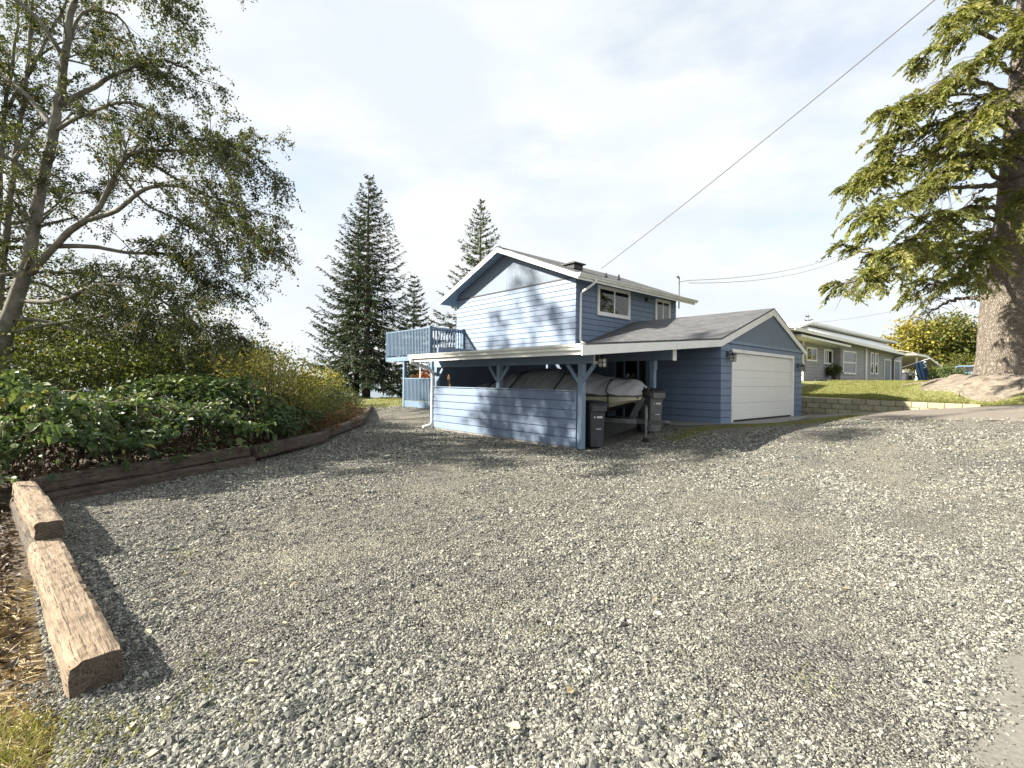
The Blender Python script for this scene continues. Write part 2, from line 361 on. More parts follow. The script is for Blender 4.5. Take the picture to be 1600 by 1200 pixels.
# gable triangle panel: vertical planks
def roofz(x): return 7.50-.40*abs(x-XR)
pb = MB(); x = XL+.02; ztop = lambda x: roofz(x)-.14
while x < XH-.02:
    x2 = min(x+.10, XH-.02); segs = [(x, x2)] if not (x < XR < x2) else [(x, XR), (XR, x2)]
    for a, b in segs:
        if min(ztop(a), ztop(b)) > ZE+.02:
            pb.prism([(a+.004, VH-.012, ZE+.0), (b-.004, VH-.012, ZE), (b-.004, VH-.012, ztop(b)), (a+.004, VH-.012, ztop(a))], (0, .02, 0))
    x = x2
gp = pb.build('gable_panel', m_panel, house); gp['kind'] = 'stuff'
MB().prism([(XL, VH+.012, ZE), (XH, VH+.012, ZE), (XR, VH+.012, roofz(XR)-.13)], (0, .1, 0)).build('gable_backing', m_panel, house)
MB().box(XL-.01, XH+.035, VH-.05, VH-.014, ZE-.035, ZE+.012).build('drip_edge', m_darkmetal, house)
# roof of the upper storey (ridge along y)
RY0, RY1 = VH-.62, 13.25; EO = -4.22; EL = -13.62
def slab(b, pts, th): b.prism(pts, (0, 0, -th)); return b
hr = slab(MB(), [(XR, RY0, roofz(XR)+.06), (XR, RY1, roofz(XR)+.06), (EO-.04, RY1, roofz(EO)+.045), (EO-.04, RY0, roofz(EO)+.045)][::-1], .05)
slab(hr, [(XR, RY0, roofz(XR)+.06), (EL, RY0, roofz(EL)+.06), (EL, RY1, roofz(EL)+.06), (XR, RY1, roofz(XR)+.06)][::-1], .05)
hroof = hr.build('roof', m_shh, house)
sf = MB(); slab(sf, [(XR, RY0+.03, roofz(XR)), (XR, RY1-.03, roofz(XR)), (EO, RY1-.03, roofz(EO)), (EO, RY0+.03, roofz(EO))][::-1], .10)
slab(sf, [(XR, RY0+.03, roofz(XR)), (EL+.03, RY0+.03, roofz(EL+.03)), (EL+.03, RY1-.03, roofz(EL+.03)), (XR, RY1-.03, roofz(XR))][::-1], .10)
sf.build('soffit', m_trimblue, house)
for yy in (RY0-.0, RY1-.03):
    b = MB()
    b.prism([(XR, yy, roofz(XR)+.01), (XR, yy, roofz(XR)-.21), (EO, yy, roofz(EO)-.19), (EO, yy, roofz(EO)+.01)], (0, .028, 0))
    b.prism([(XR-.001, yy, roofz(XR)+.01), (EL, yy, roofz(EL)+.01), (EL, yy, roofz(EL)-.19), (XR-.001, yy, roofz(XR)-.21)], (0, .028, 0))
    b.build('rake_board', m_white, house)
def gutter(name, p0, p1, out, parent, mat=None):
    """K-style gutter; p0->p1 along the eave, out = outward unit (local)"""
    p0 = Vector(p0); p1 = Vector(p1); o = Vector(out)
    pr = [(0, 0), (.0, -.125), (.075, -.125), (.082, -.07), (.105, -.06), (.125, -.02), (.125, 0), (.112, 0), (.095, -.05), (.07, -.06), (.066, -.112), (.012, -.112), (.012, 0)]
    b = MB(); n = len(pr); vs = [p0+o*a+Vector((0, 0, z)) for a, z in pr]+[p1+o*a+Vector((0, 0, z)) for a, z in pr]
    b.add(vs, [(i, (i+1) % n, n+(i+1) % n, n+i) for i in range(n)])
    for q in (p0, p1): b.add([q+o*a+Vector((0, 0, z)) for a, z in pr[:7]], [tuple(range(7))])
    return b.build(name, mat or m_gutter, parent)
gutter('gutter', (EO+.001, RY0, roofz(EO)+.02), (EO+.001, RY1+.1, roofz(EO)+.02), (1, 0, 0), house)
MB().box(EO-.03, EO-.001, RY0+.03, RY1-.04, roofz(EO)-.20, roofz(EO)-.005).build('fascia', m_white, house)
zE = roofz(EO)
MB().tube([(EO+.06, RY0+.95, zE-.10), (EO+.06, RY0+.95, zE-.17), (EO-.02, RY0+.92, zE-.26), (XH+.13, VH+.22, zE-.52), (XH+.08, VH+.20, zE-.60), (XH+.075, VH+.2, 3.30), (XH+.10, VH+.2, 3.2), (XH+.34, VH+.16, 3.10)], .048, 8).build('downspout', m_white, house, smooth=True)
# roof vents
MB().box(-6.35, -5.75, 6.2, 6.75, roofz(-6.2)-.1, roofz(-5.9)+.22).box(-6.45, -5.65, 6.12, 6.83, roofz(-5.9)+.22, roofz(-5.9)+.27).box(-6.2, -5.9, 6.35, 6.6, roofz(-5.9)+.27, roofz(-5.9)+.36).build('roof_vent', m_darkmetal, house)
for (vx, vy, h) in ((-5.2, 7.6, .22), (-5.5, 8.9, .28)):
    MB().tube([(vx, vy, roofz(vx)), (vx, vy, roofz(vx)+h)], .04, 8).tube([(vx, vy, roofz(vx)+.06), (vx, vy, roofz(vx)+.1)], [.1, .05], 8).build('vent_pipe', m_darkmetal, house)
# service mast
MB().tube([(XH+.3, 12.35, ZE-.5), (XH+.3, 12.35, 6.62)], .03, 8).tube([(XH+.3, 12.35, 6.62), (XH+.3, 12.25, 6.72), (XH+.3, 12.15, 6.66)], .04, 8).tube([(XH+.3, 12.3, 6.45), (XH+.75, 12.5, 6.50)], .015, 6).build('service_mast', m_galv, house)

def window(name, y0, y1, z0, z1, parent, x, blind=True, cols=2, label=None, trim=.10):
    """window in a wall facing local +x"""
    w = MB(); t = trim
    w.box(x+.001, x+.055, y0, y1, z1-t, z1).box(x+.001, x+.055, y0, y1, z0, z0+t*.9).box(x+.001, x+.055, y0, y0+t, z0+t*.9+.0, z1-t).box(x+.001, x+.055, y1-t, y1, z0+t*.9, z1-t)
    w.box(x+.001, x+.07, y0-.02, y1+.02, z0-.035, z0-.001)
    o = w.build(name, m_white, parent, bevel=.004)
    if label: o['label'] = label
    iy0, iy1, iz0, iz1 = y0+t, y1-t, z0+t*.9, z1-t
    MB().box(x+.0015, x+.006, iy0, iy1, iz0, iz1).build('window_recess', m_dark, o)
    n = cols
    for k in range(n):
        a = iy0+(iy1-iy0)*k/n; b = iy0+(iy1-iy0)*(k+1)/n; f = .035
        s = MB().box(x+.012, x+.044, a, b, iz0, iz0+f).box(x+.012, x+.044, a, b, iz1-f, iz1).box(x+.012, x+.044, a, a+f, iz0+f, iz1-f).box(x+.012, x+.044, b-f, b, iz0+f, iz1-f)
        s.build('sash', m_white, o)
        MB().box(x+.030, x+.034, a+f, b-f, iz0+f, iz1-f).build('pane', m_glass, o)
        if blind and k == 0:
            bl = MB(); z = iz0+f+.01
            while z < iz1-f-.02: bl.beam((x+.016, a+f, z+.01), (x+.016, b-f, z+.01), .003, .028, (.5, 0, 1)); z += .032
            bl.build('blind', M('blind_vinyl', (.62, .60, .55), None, 5, .6), o)
    return o
window('window', 6.55, 8.75, 4.37, 5.55, house, XH+.036)
window('window', 10.72, 11.98, 4.40, 5.52, house, XH+.036, blind=False)
b = MB().tube([(XH+.03, 10.02, 5.36), (XH+.12, 10.02, 5.33)], .045, 8).box(XH+.03, XH+.06, 9.94, 10.1, 5.28, 5.46).build('flood_lamp', m_darkmetal, house)

# garage
XG = .86; GR = 12.0; ZG = 2.86
RG = 9.1; RGZ = 4.24; GEL = 5.22; GEZ = 2.93; GER = 12.42; XF = .93
def groofz(y): return RGZ-(RGZ-GEZ)*(RG-y)/(RG-GEL) if y < RG else RGZ-(RGZ-2.93)*(y-RG)/(GER-RG)
fw = MB().box(XG-.12, XG-.001, VH+.13, 6.07, .3, 2.85).box(XG-.12, XG-.001, 11.03, GR-.01, .3, 2.85).box(XG-.12, XG-.001, 6.07, 11.03, 2.60, 2.85).build('garage_front_wall', m_blue, house)
side(fw, (XG, VH), 5.975-VH, .40, 2.86, rad(90)); side(fw, (XG, 11.135), GR-11.135, .40, 2.86, rad(90))
for k in range(1): 
    o = link('siding_board', board_mesh(11.135-5.975, m_blue), fw, (XG, 5.975, 2.71), (0, 0, rad(90))); o.scale.z = .15/EXPO
lwall = MB().box(-4.84, XG, VH+.001, VH+.12, .25, 2.87).build('garage_side_wall', m_blue, house)
side(lwall, (-1.62, VH), XG+1.62+.033, .40, 2.88, 0); side(lwall, (-4.84, VH), 4.84-2.98, .40, 2.88, 0)
MB().box(XH, XG-.13, GR-.12, GR, .3, 2.9).build('garage_rear_wall', m_blue, house)
pb = MB(); y = VH
gzt = lambda y: groofz(y)-.13
while y < GR-.001:
    y2 = min(y+.09, GR); segs = [(y, y2)] if not (y < RG < y2) else [(y, RG), (RG, y2)]
    for a, c in segs:
        if min(gzt(a), gzt(c)) > 2.99: pb.prism([(XG+.012, a+.004, 2.96), (XG+.012, c-.004, 2.96), (XG+.012, c-.004, gzt(c)), (XG+.012, a+.004, gzt(a))], (-.02, 0, 0))
    y = y2
o = pb.build('gable_panel', m_panel, house); o['kind'] = 'stuff'
MB().prism([(XG-.012, VH, 2.86), (XG-.012, GR, 2.86), (XG-.012, GR, gzt(GR)), (XG-.012, RG, RGZ-.15), (XG-.012, VH, gzt(VH))], (-.1, 0, 0)).build('gable_backing', m_panel, house)
MB().box(XG+.0, XG+.045, VH-.04, GR+.02, 2.865, 2.957).build('belt_board', m_trimblue, house)
# garage + carport roof
CE = -.95; CEZ = 2.40; CX0 = -6.32
gr = MB(); slab(gr, [(XH, RG, RGZ+.05), (XF, RG, RGZ+.05), (XF, GEL, GEZ+.05), (XH, GEL, GEZ+.05)][::-1], .05)
slab(gr, [(XH, RG, RGZ+.05), (XH, GER, 2.93+.05), (XF, GER, 2.93+.05), (XF, RG, RGZ+.05)][::-1], .05)
gr.build('garage_roof', m_shg, house)
cr = MB(); slab(cr, [(XF, GEL-.003, GEZ+.05), (XF, CE, CEZ+.05), (CX0, CE, CEZ+.05), (CX0, GEL-.003, GEZ+.05)][::-1], .05); cr.build('carport_roof', m_shg, house)
sf = MB(); slab(sf, [(XH, RG, RGZ-.001), (XF-.03, RG, RGZ-.001), (XF-.03, GEL, GEZ-.001), (XH, GEL, GEZ-.001)][::-1], .09)
slab(sf, [(XH, RG, RGZ-.001), (XH, GER-.03, 2.93+.011), (XF-.03, GER-.03, 2.93+.011), (XF-.03, RG, RGZ-.001)][::-1], .09)
sf.build('garage_soffit', m_trimblue, house)
sf = MB(); slab(sf, [(XF-.03, VH-.002, GEZ+.0), (XF-.03, CE+.03, CEZ+.0), (CX0+.03, CE+.03, CEZ+.0), (CX0+.03, VH-.002, GEZ)][::-1], .05)
sf.build('carport_ceiling', m_trimblue, house)
for xx in np.arange(-5.9, .8, .61):
    MB().beam((xx, CE+.06, CEZ-.12), (xx, VH-.05, GEZ-.12), .045, .14).build('rafter', m_trimblue, house)
b = MB(); b.prism([(XF, RG, RGZ+.0), (XF, GEL, GEZ+.0), (XF, GEL, GEZ-.20), (XF, RG, RGZ-.21)][::-1], (-.028, 0, 0))
b.prism([(XF, RG+.001, RGZ), (XF, RG+.001, RGZ-.21), (XF, GER, 2.93-.19), (XF, GER, 2.93)][::-1], (-.028, 0, 0)); b.build('rake_board', m_white, house)
b = MB(); b.prism([(XF+.002, GEL-.001, GEZ), (XF+.002, CE-.12, CEZ-.005), (XF+.002, CE-.12, CEZ-.22), (XF+.002, GEL-.001, GEZ-.20)][::-1], (-.03, 0, 0)); b.build('rake_board', m_white, house)
MB().box(CX0, XF-.03, CE-.001, CE+.027, CEZ-.19, CEZ-.005).build('fascia', m_white, house)
gutter('gutter', (CX0-.05, CE-.002, CEZ+.03), (XF-.035, CE-.002, CEZ+.03), (0, -1, 0), house)
MB().tube([(CX0+.05, CE-.06, CEZ-.08), (CX0+.05, CE-.06, CEZ-.22), (CX0+.06, -.35, CEZ-.38), (CX0-.12, -.10, CEZ-.52), (CX0-.12, -.09, CEZ-.62), (CX0-.12, -.09, .22), (CX0-.12, -.16, .12), (CX0-.15, -.42, .06)], .052, 8).build('downspout', m_white, house, smooth=True)
MB().box(CX0-.18, CX0-.06, -.15, -.03, 1.1, 1.12).build('downspout_strap', m_white, house)
# garage door: four hinged sections with pressed ribs
gd = empty('garage_door'); gd.parent = house; gd.location = (0, 0, 0)
DY0, DY1, DZ0, DZ1 = 6.08, 11.02, .50, 2.60; sec = (DZ1-DZ0)/4
db = MB(); L = DY1-DY0
prof = [(0, .0), (.0, sec-.012)]
zs = [0.0]; pts = []
for q in (0, .5):
    z0 = q*sec
    pts += [(0.006, z0+.0), (.012, z0+.012), (.012, z0+sec*.5-.014), (.006, z0+sec*.5-.004)]
pts[-1] = (.004, sec-.004)
vs = [(x_, 0, z_) for x_, z_ in pts]+[(x_, L, z_) for x_, z_ in pts]; n = len(pts)
db.add(vs, [(i, n+i, n+i+1, i+1) for i in range(n-1)]); db.box(-.04, -.001, 0, L, 0, sec-.006)
dm = db.mesh('door_section', m_door)
for k in range(4): link('door_section', dm, gd, (XG-.045, DY0, DZ0+k*sec))
MB().box(XG-.10, XG+.05, 5.975, 6.075, .44, 2.60).box(XG-.10, XG+.05, 11.025, 11.135, .44, 2.60).box(XG-.10, XG+.05, 5.975, 11.135, 2.601, 2.705).build('door_frame', m_white, house, bevel=.004)
MB().box(XG-.07, XG-.02, DY0, DY1, .455, .50).build('door_seal', m_rubber, house)
# entry wall under the carport: dark door with sidelights
ed = empty('entry_door'); ed.parent = house
MB().box(-2.98, -1.62, VH-.012, VH+.0, .4, 2.6).build('door_panel', M('entry_dark', (.03, .03, .035), None, 5, .5), ed)
for xx in (-2.98, -2.58, -2.02, -1.68): MB().box(xx, xx+.06, VH-.04, VH-.013, .4, 2.6).build('door_post', m_trimblue, ed)
MB().box(-2.5, -2.1, VH-.03, VH-.014, 1.2, 2.4).build('pane', m_glass, ed)
# carport posts, beam, braces, half wall, end wall
def post(x, y, z0, z1, w=.14): return MB().box(x-w/2, x+w/2, y-w/2, y+w/2, z0, z1)
for xx in (-6.32, -3.05, .0):
    p = post(xx, .02, 0.02, 2.06).build('carport_post', m_trimblue, house, bevel=.006)
    for sg in (-1, 1):
        if xx < -6 and sg < 0: continue
        MB().beam((xx+sg*.05, -.02, 1.62), (xx+sg*.42, -.02, 2.04), .045, .085).build('brace', m_trimblue, house)
MB().box(-6.42, .42, -.05, .09, 2.06, 2.36).build('carport_beam', m_trimblue, house, bevel=.005)
MB().box(.42, .445, -.07, .11, 2.04, 2.40).build('beam_cap', m_white, house)
hw = MB().box(-6.4, -.09, -.045, .045, .03, 1.36).build('half_wall', m_blue, house)
z = .06
for k in range(6):
    e = 1.34/6; o = link('siding_board', board_mesh(6.31, m_blue), hw, (-6.4, -.046, z+k*e)); o.scale.z = e/EXPO
MB().box(-6.42, -.08, -.10, .06, 1.40, 1.425).build('wall_cap', m_trimblue, house)
MB().box(-6.42, -.07, -.07, .05, -.05, .05).build('wall_footing', m_conc, house)
ew = MB().box(-6.47, -6.40, .1, VH, 0, 2.75).build('end_wall', m_blue, house)
# inner beam and post
post(-.02, 3.1, .15, 2.2, .13).build('inner_post', m_trimblue, house, bevel=.005)
MB().box(-6.35, .62, 3.03, 3.17, 2.26, 2.52).build('inner_beam', m_trimblue, house)
MB().box(.62, .645, 3.01, 3.19, 2.24, 2.56).build('beam_cap', m_white, house)
MB().box(-.1, .06, 3.02, 3.18, 2.0, 2.25).build('post_cap', m_trimblue, house)

# deck and balcony at the far left
m_deckblue = M('deck_blue_paint', (.13, .20, .28), (.095, .15, .22), 3, .6, .001, 30, rand=.08)
DX0, DX1, DY = -16.4, -12.05, 3.28
balc = MB().box(DX0, DX1, DY, 9.5, 2.78, 2.82).box(DX0, DX1, DY, DY+.05, 2.60, 2.78).box(DX1-.05, DX1, DY+.051, VH, 2.60, 2.78).build('balcony', m_deckblue, house)
def railing(parent, p, q, zb, zt, n, bw=.045):
    p = Vector((*p, 0)); q = Vector((*q, 0)); d = (q-p)
    MB().beam(p+Vector((0, 0, zt)), q+Vector((0, 0, zt)), .10, .045).build('hand_rail', m_deckblue, parent)
    MB().beam(p+Vector((0, 0, zt-.09)), q+Vector((0, 0, zt-.09)), .04, .09).build('upper_rail', m_deckblue, parent)
    MB().beam(p+Vector((0, 0, zb)), q+Vector((0, 0, zb)), .04, .09).build('lower_rail', m_deckblue, parent)
    me = MB().box(-bw/2, bw/2, -bw/2, bw/2, zb-.05, zt-.03).mesh('baluster', m_deckblue)
    dn = d.normalized(); outw = Vector((dn.y, -dn.x, 0))*.045
    for k in range(n):
        link('baluster', me, parent, p+d*((k+.5)/n)+outw, (0, 0, math.atan2(d.y, d.x)))
railing(balc, (DX0, DY+.03), (DX1, DY+.03), 2.92, 4.12, 30)
railing(balc, (DX1-.03, DY+.03), (DX1-.03, VH-.04), 2.92, 4.12, 13)
for (xx, yy) in ((DX0+.04, DY+.04), (DX1-.04, DY+.04), (DX1-.04, VH-.10)): post(xx, yy, 2.6, 4.2, .10).build('rail_post', m_deckblue, balc)
ldk = MB().box(-14.65, -11.0, 3.4, VH, .34, .40).box(-14.65, -11.0, 3.36, 3.40, .30, .62).build('porch', m_deckblue, house)
railing(ldk, (-14.6, 3.39), (-11.2, 3.39), .70, 1.72, 26)
for xx in (-14.6, -12.0, -10.9): post(xx, 3.4, .0, 2.78, .14).build('deck_post', m_deckblue, house)
post(-13.1, 3.6, 0, .34, .14).build('deck_pier', m_conc, house)
MB().tube([(-13.1, 3.42, 1.70), (-13.1, 3.42, 2.6)], .035, 6).build('porch_pole', m_white, house)

# ------------------------------------------------------------------ lanterns
def lantern(loc_l, facing, label):
    wx, wy = tow(loc_l[0], loc_l[1]); r = empty('wall_lantern', (wx, wy, loc_l[2]), HROT+facing, label, 'lantern', 'carriage lanterns on the house'); r.scale = (1.15, 1.15, 1.15)
    MB().box(-.05, .05, -.02, 0, -.07, .09).build('back_plate', m_darkmetal, r, bevel=.004)
    MB().tube([(0, -.02, .03), (0, -.07, .08), (0, -.13, .10), (0, -.14, .05)], .010, 6).build('bracket', m_darkmetal, r)
    c = MB()
    for sx in (-.06, .06):
        for sy in (-.06, .06): c.beam((sx, -.14+sy, -.19), (sx, -.14+sy, -.02), .012, .012)
    for z in (-.19, -.10, -.02):
        for s in (-.06, .06): c.beam((-.066, -.14+s, z), (.066, -.14+s, z), .012, .012); c.beam((s, -.206, z), (s, -.074, z), .012, .012)
    c.build('cage', m_darkmetal, r)
    MB().add([(-.10, -.24, -.015), (.10, -.24, -.015), (.10, -.04, -.015), (-.10, -.04, -.015), (0, -.14, .055)], [(0, 1, 4), (1, 2, 4), (2, 3, 4), (3, 0, 4), (3, 2, 1, 0)]).build('cap', m_darkmetal, r)
    MB().box(-.05, .05, -.19, -.09, -.18, -.03).build('glass', M('seeded_glass', (.42, .42, .38), (.36, .36, .33), 20, .2), r)
    return r
lantern((.445, .02, 2.19), rad(90), 'black carriage lantern at the carport beam end above the wheelie bin')
lantern((XG+.034, 5.66, 2.52), rad(90), 'black carriage lantern left of the white garage door')
lantern((XG+.034, 11.55, 2.36), rad(90), 'black carriage lantern right of the white garage door')
# ------------------------------------------------------------------ bins
def loft(rings, cap=True):
    """rings: list of lists of equal-length points"""
    b = MB(); n = len(rings[0]); vs = [p for r in rings for p in r]; fs = []
    for i in range(len(rings)-1):
        for j in range(n): j2 = (j+1) % n; fs.append((i*n+j, i*n+j2, (i+1)*n+j2, (i+1)*n+j))
    if cap: fs += [tuple(range(n-1, -1, -1)), tuple((len(rings)-1)*n+j for j in range(n))]
    return b.add(vs, fs)
def rrect(w, d, z, r=.04, cx=0, cy=0, n=4):
    out = []
    for (sx, sy, a0) in ((1, -1, -90), (1, 1, 0), (-1, 1, 90), (-1, -1, 180)):
        for k in range(n+1):
            a = rad(a0+90*k/n); out.append((cx+sx*(w/2-r)+r*math.cos(a), cy+sy*(d/2-r)+r*math.sin(a), z))
    return out
m_bin = M('grey_bin_plastic', (.045, .048, .058), (.036, .038, .046), 3, .45, .001, 60, dirt=(.10, .095, .085), dscale=2.5)
m_binlid = M('bin_lid_plastic', (.018, .019, .022), (.014, .015, .017), 3, .5)
m_mark = M('white_print', (.75, .75, .74), None, 5, .6)
m_bin2 = M('pale_grey_bin_plastic', (.13, .135, .135), (.10, .105, .105), 3, .5, .001, 60, dirt=(.20, .19, .17), dscale=2.5)
def bin_(lx, ly, rz, label, mat, group=None, sc=1.0, z=None):
    wx, wy = tow(lx, ly); z = float(G(wx, wy)) if z is None else z
    r = empty('wheelie_bin', (wx, wy, z+.015), HROT+rz, label, 'bin', group); r.scale = (sc*.76, sc*.80, sc)
    body = loft([rrect(.44, .50, .03, .05), rrect(.47, .54, .5, .05), rrect(.50, .60, .86, .05), rrect(.56, .66, .88, .04), rrect(.58, .70, 1.0, .04)]).build('body', mat, r)
    MB().box(-.24, .24, -.40, -.34, .86, .99).build('rim', mat, r, bevel=.01)
    lid = loft([rrect(.62, .76, 1.0, .05, 0, -.02), rrect(.62, .76, 1.03, .05, 0, -.02), rrect(.52, .62, 1.09, .08, 0, 0), rrect(.3, .4, 1.105, .08)]).build('lid', m_binlid, r)
    MB().tube([(-.24, .40, .98), (-.24, .46, .98), (.24, .46, .98), (.24, .40, .98)], .018, 6).build('handle', m_binlid, r)
    for s in (-.24, .24): MB().tube([(s-.035, .27, .105), (s+.035, .27, .105)], .12, 16).build('wheel', m_rubber, r)
    MB().box(-.2, .2, -.292, -.262, .46, .49).build('grab_bar', mat, r)
    for a, c in ((-.13, -.10), (-.04, .0), (.015, .055), (.07, .13)): MB().box(a, c, -.312, -.290, .70, .745).build('printed_mark', m_mark, r)
    MB().box(-.07, .10, -.308, -.286, .47-.03, .485-.03).build('printed_mark', m_mark, r)
    return r
bin_(-.02, .52, rad(62), 'charcoal wheelie bin with white print beside the carport post', m_bin, 'wheelie bins in the carport', 1.04)
bin_(.02, 2.95, rad(70), 'grey wheelie bin behind the boat trailer winch post', m_bin2, 'wheelie bins in the carport', 1.10)

# ------------------------------------------------------------------ boat and trailer
BY = 1.9
wx, wy = tow(0, BY); FZ = float(G(wx, wy))
tr = empty('boat_trailer', (wx, wy, FZ), HROT, 'galvanised boat trailer with leaning winch post and jack wheel', 'trailer')
ZF = .62-FZ
for s in (-1, 1): MB().beam((-5.2, s*.62, ZF), (-1.2, s*.62, ZF), .06, .11).beam((-1.2, s*.62, ZF), (.3, s*.05, ZF), .06, .11).build('frame_rail', m_galv, tr)
MB().beam((-.2, 0, ZF+.002), (1.05, 0, ZF+.002), .08, .11).build('tongue', m_galv, tr)
MB().tube([(1.02, 0, ZF+.02), (1.14, 0, ZF+.03), (1.25, 0, ZF+.02)], [.05, .055, .04], 8).build('coupler', m_galv, tr)
MB().tube([(.55, .06, ZF), (.62, .08, ZF-.3), (.7, .1, ZF-.15), (.85, .08, ZF-.35)], .009, 5).build('safety_chain', m_galv, tr)
for xx in (-4.6, -2.8): MB().beam((xx, -.62, ZF-.06), (xx, .62, ZF-.06), .06, .06).build('cross_member', m_galv, tr)
wp = MB().beam((.12, 0, ZF+.06), (.44, 0, 1.24-FZ), .10, .12).build('winch_post', m_galv, tr)
MB().beam((.42, 0, 1.20-FZ), (.12, 0, 1.36-FZ), .08, .08).tube([(.30, -.09, 1.30-FZ), (.30, .09, 1.30-FZ)], .06, 10).tube([(.3, -.10, 1.3-FZ), (.3, -.14, 1.3-FZ), (.42, -.15, 1.22-FZ)], .012, 6).build('winch', m_darkmetal, tr)
jk = MB().tube([(.62, -.10, .18-FZ), (.62, -.10, .70-FZ)], .032, 8).tube([(.62, -.10, .55-FZ), (.62, -.10, 1.0-FZ)], .042, 8).tube([(.62, -.10, 1.0-FZ), (.62, -.10, 1.05-FZ), (.5, -.10, 1.05-FZ)], .012, 6).build('jack', m_galv, tr)
MB().tube([(.62, -.145, .155-FZ), (.62, -.055, .155-FZ)], .085, 14).build('jack_wheel', m_rubber, tr)
for s in (-1, 1):
    w = MB().tube([(-3.4, s*.86, .32), (-3.4, s*1.03, .32)], .32, 20).build('wheel', m_rubber, tr)
    MB().tube([(-3.4, s*1.0, .32), (-3.4, s*1.035, .32)], .17, 14).build('rim', m_galv, w)
    MB().add([(x_, y_, z_) for y_ in (s*.80, s*1.10) for x_, z_ in ((-3.85, .45), (-3.72, .68), (-3.4, .74), (-3.08, .68), (-2.95, .45))], [(i, i+1, 6+i, 5+i) for i in range(4)]).build('fender', m_darkmetal, tr)
    MB().beam((-4.9, s*.45, ZF+.10), (-.9, s*.40, ZF+.14), .09, .06).build('bunk', m_rubber, tr)
boat = empty('covered_boat', (wx, wy, FZ), HROT, 'beige motor boat under a grey tarpaulin strapped down in the carport', 'boat')
def hw_(t): return 1.02*min(1, (1-t)**.48*1.6) if t < 1 else 0    # t 0 stern .. 1 bow
def hullring(t):
    x = -5.3+5.75*t; w = max(.03, hw_(t)); keel = .70+.42*max(0, (t-.72)/.28)**2; chz = .82+.30*max(0, (t-.68)/.32)**2; gz = 1.33+.06*t
    xb = x+.0
    return [(x, -w, gz-FZ), (x, -w*.97, gz-.14-FZ), (x, -w*.84, (chz+gz)/2-.06-FZ), (x-.25*t*t, -w*.72, chz-FZ), (x-.45*t*t, 0, keel-FZ),
            (x-.25*t*t, w*.72, chz-FZ), (x, w*.84, (chz+gz)/2-.06-FZ), (x, w*.97, gz-.14-FZ), (x, w, gz-FZ)]
ts = np.linspace(0, 1, 26); rings = [hullring(t) for t in ts]
m_hull = M('boat_hull_gelcoat', (.58, .54, .41), (.50, .46, .34), 3, .35, dirt=(.20, .18, .13), dscale=2)
m_hullb = M('boat_bottom_paint', (.03, .03, .033), (.02, .02, .022), 4, .5)
m_stripe = M('boat_stripe', (.10, .095, .08), None, 5, .4)
def bandm(i0, i1):
    b = MB(); 
    for k in range(len(rings)-1):
        for j in range(i0, i1): b.add([rings[k][j], rings[k][j+1], rings[k+1][j+1], rings[k+1][j]], [(0, 1, 2, 3)])
    return b
for a, c in ((1, 3), (5, 7)): bandm(a, c).build('hull_side', m_hull, boat, smooth=True)
for a, c in ((0, 1), (7, 8)): bandm(a, c).build('gunwale_stripe', m_stripe, boat, smooth=True)
bandm(3, 5).build('hull_bottom', m_hullb, boat, smooth=True)
MB().add(rings[0], [tuple(range(9))]).build('transom', m_hull, boat)
m_tarp = M('grey_tarpaulin', (.40, .40, .40), (.27, .27, .275), 2.5, .55, .03, 4.5, dirt=(.44, .435, .42), dscale=2.2)
nx, na = 70, 29; V = []; 
for i in range(nx):
    t = i/(nx-1); x = -5.38+5.93*t; w = max(.06, hw_(min(t, .995)))+.05
    ztop = np.interp(x, [-5.4, -4.6, -3.9, -3.0, -2.3, -1.2, -.2, .3, .55], [1.48, 1.72, 1.92, 2.04, 1.96, 1.82, 1.72, 1.66, 1.50])
    for j in range(na):
        a = -1+2*j/(na-1); skirt = max(0, abs(a)-.86)/.14; aa = min(1, abs(a)/.86)
        y = w*math.copysign(aa**.95, a)*(1-.0*skirt)*(1+.03*skirt)
        z = 1.40+(ztop-1.40)*(1-aa**2.6)-skirt*.09
        wr = .018*math.sin(x*9+a*4)+.014*math.sin(x*17-a*9+1)+.012*math.sin(a*31+x*5)*skirt+.02*math.sin(x*4.1+2*a)
        V.append((x+.015*math.sin(a*19+x*3), y+wr*.6*np.sign(a)*(aa > .4), z+wr-FZ))
i = np.arange(nx*na).reshape(nx, na)
cov = link('tarpaulin', npmesh('tarpaulin', V, np.stack([i[:-1, :-1], i[1:, :-1], i[1:, 1:], i[:-1, 1:]], -1).reshape(-1, 4), m_tarp, True), boat)
V = np.array(V).reshape(nx, na, 3)
for xq in (-.35, -1.75, -3.55, -4.8):
    k = int(round((xq+5.38)/5.93*(nx-1))); pth = [tuple(V[min(nx-1, k+int(2*abs(j-14)/14)), j]+np.array([0, 0.02*np.sign(j-14), .02])) for j in range(na)]
    e0 = np.array(pth[0]); pth = [(e0[0]-.25, e0[1]+.35, ZF+.1)]+pth
    MB().tube(pth, .018, 6).build('strap', m_rubber, boat)
# planks leaning in the carport corner
for k, (dx, c) in enumerate(((0, (.45, .36, .16)), (.09, (.38, .27, .14)))):
    wx2, wy2 = tow(-5.75+dx, .32); o = MB().beam((0, 0, 0), (-.32, -.05, 1.80), .045, .02, (1, 0, 0)).build('leaning_plank', M('plank%d' % k, c, None, 8, .7), None)
    o.location = (wx2, wy2, float(G(wx2, wy2))+.02); o.rotation_euler = (0, 0, HROT)
    tag(o, ['yellowish timber plank leaning in the far left carport corner', 'browner timber plank leaning beside the yellowish one in the carport corner'][k], 'plank')
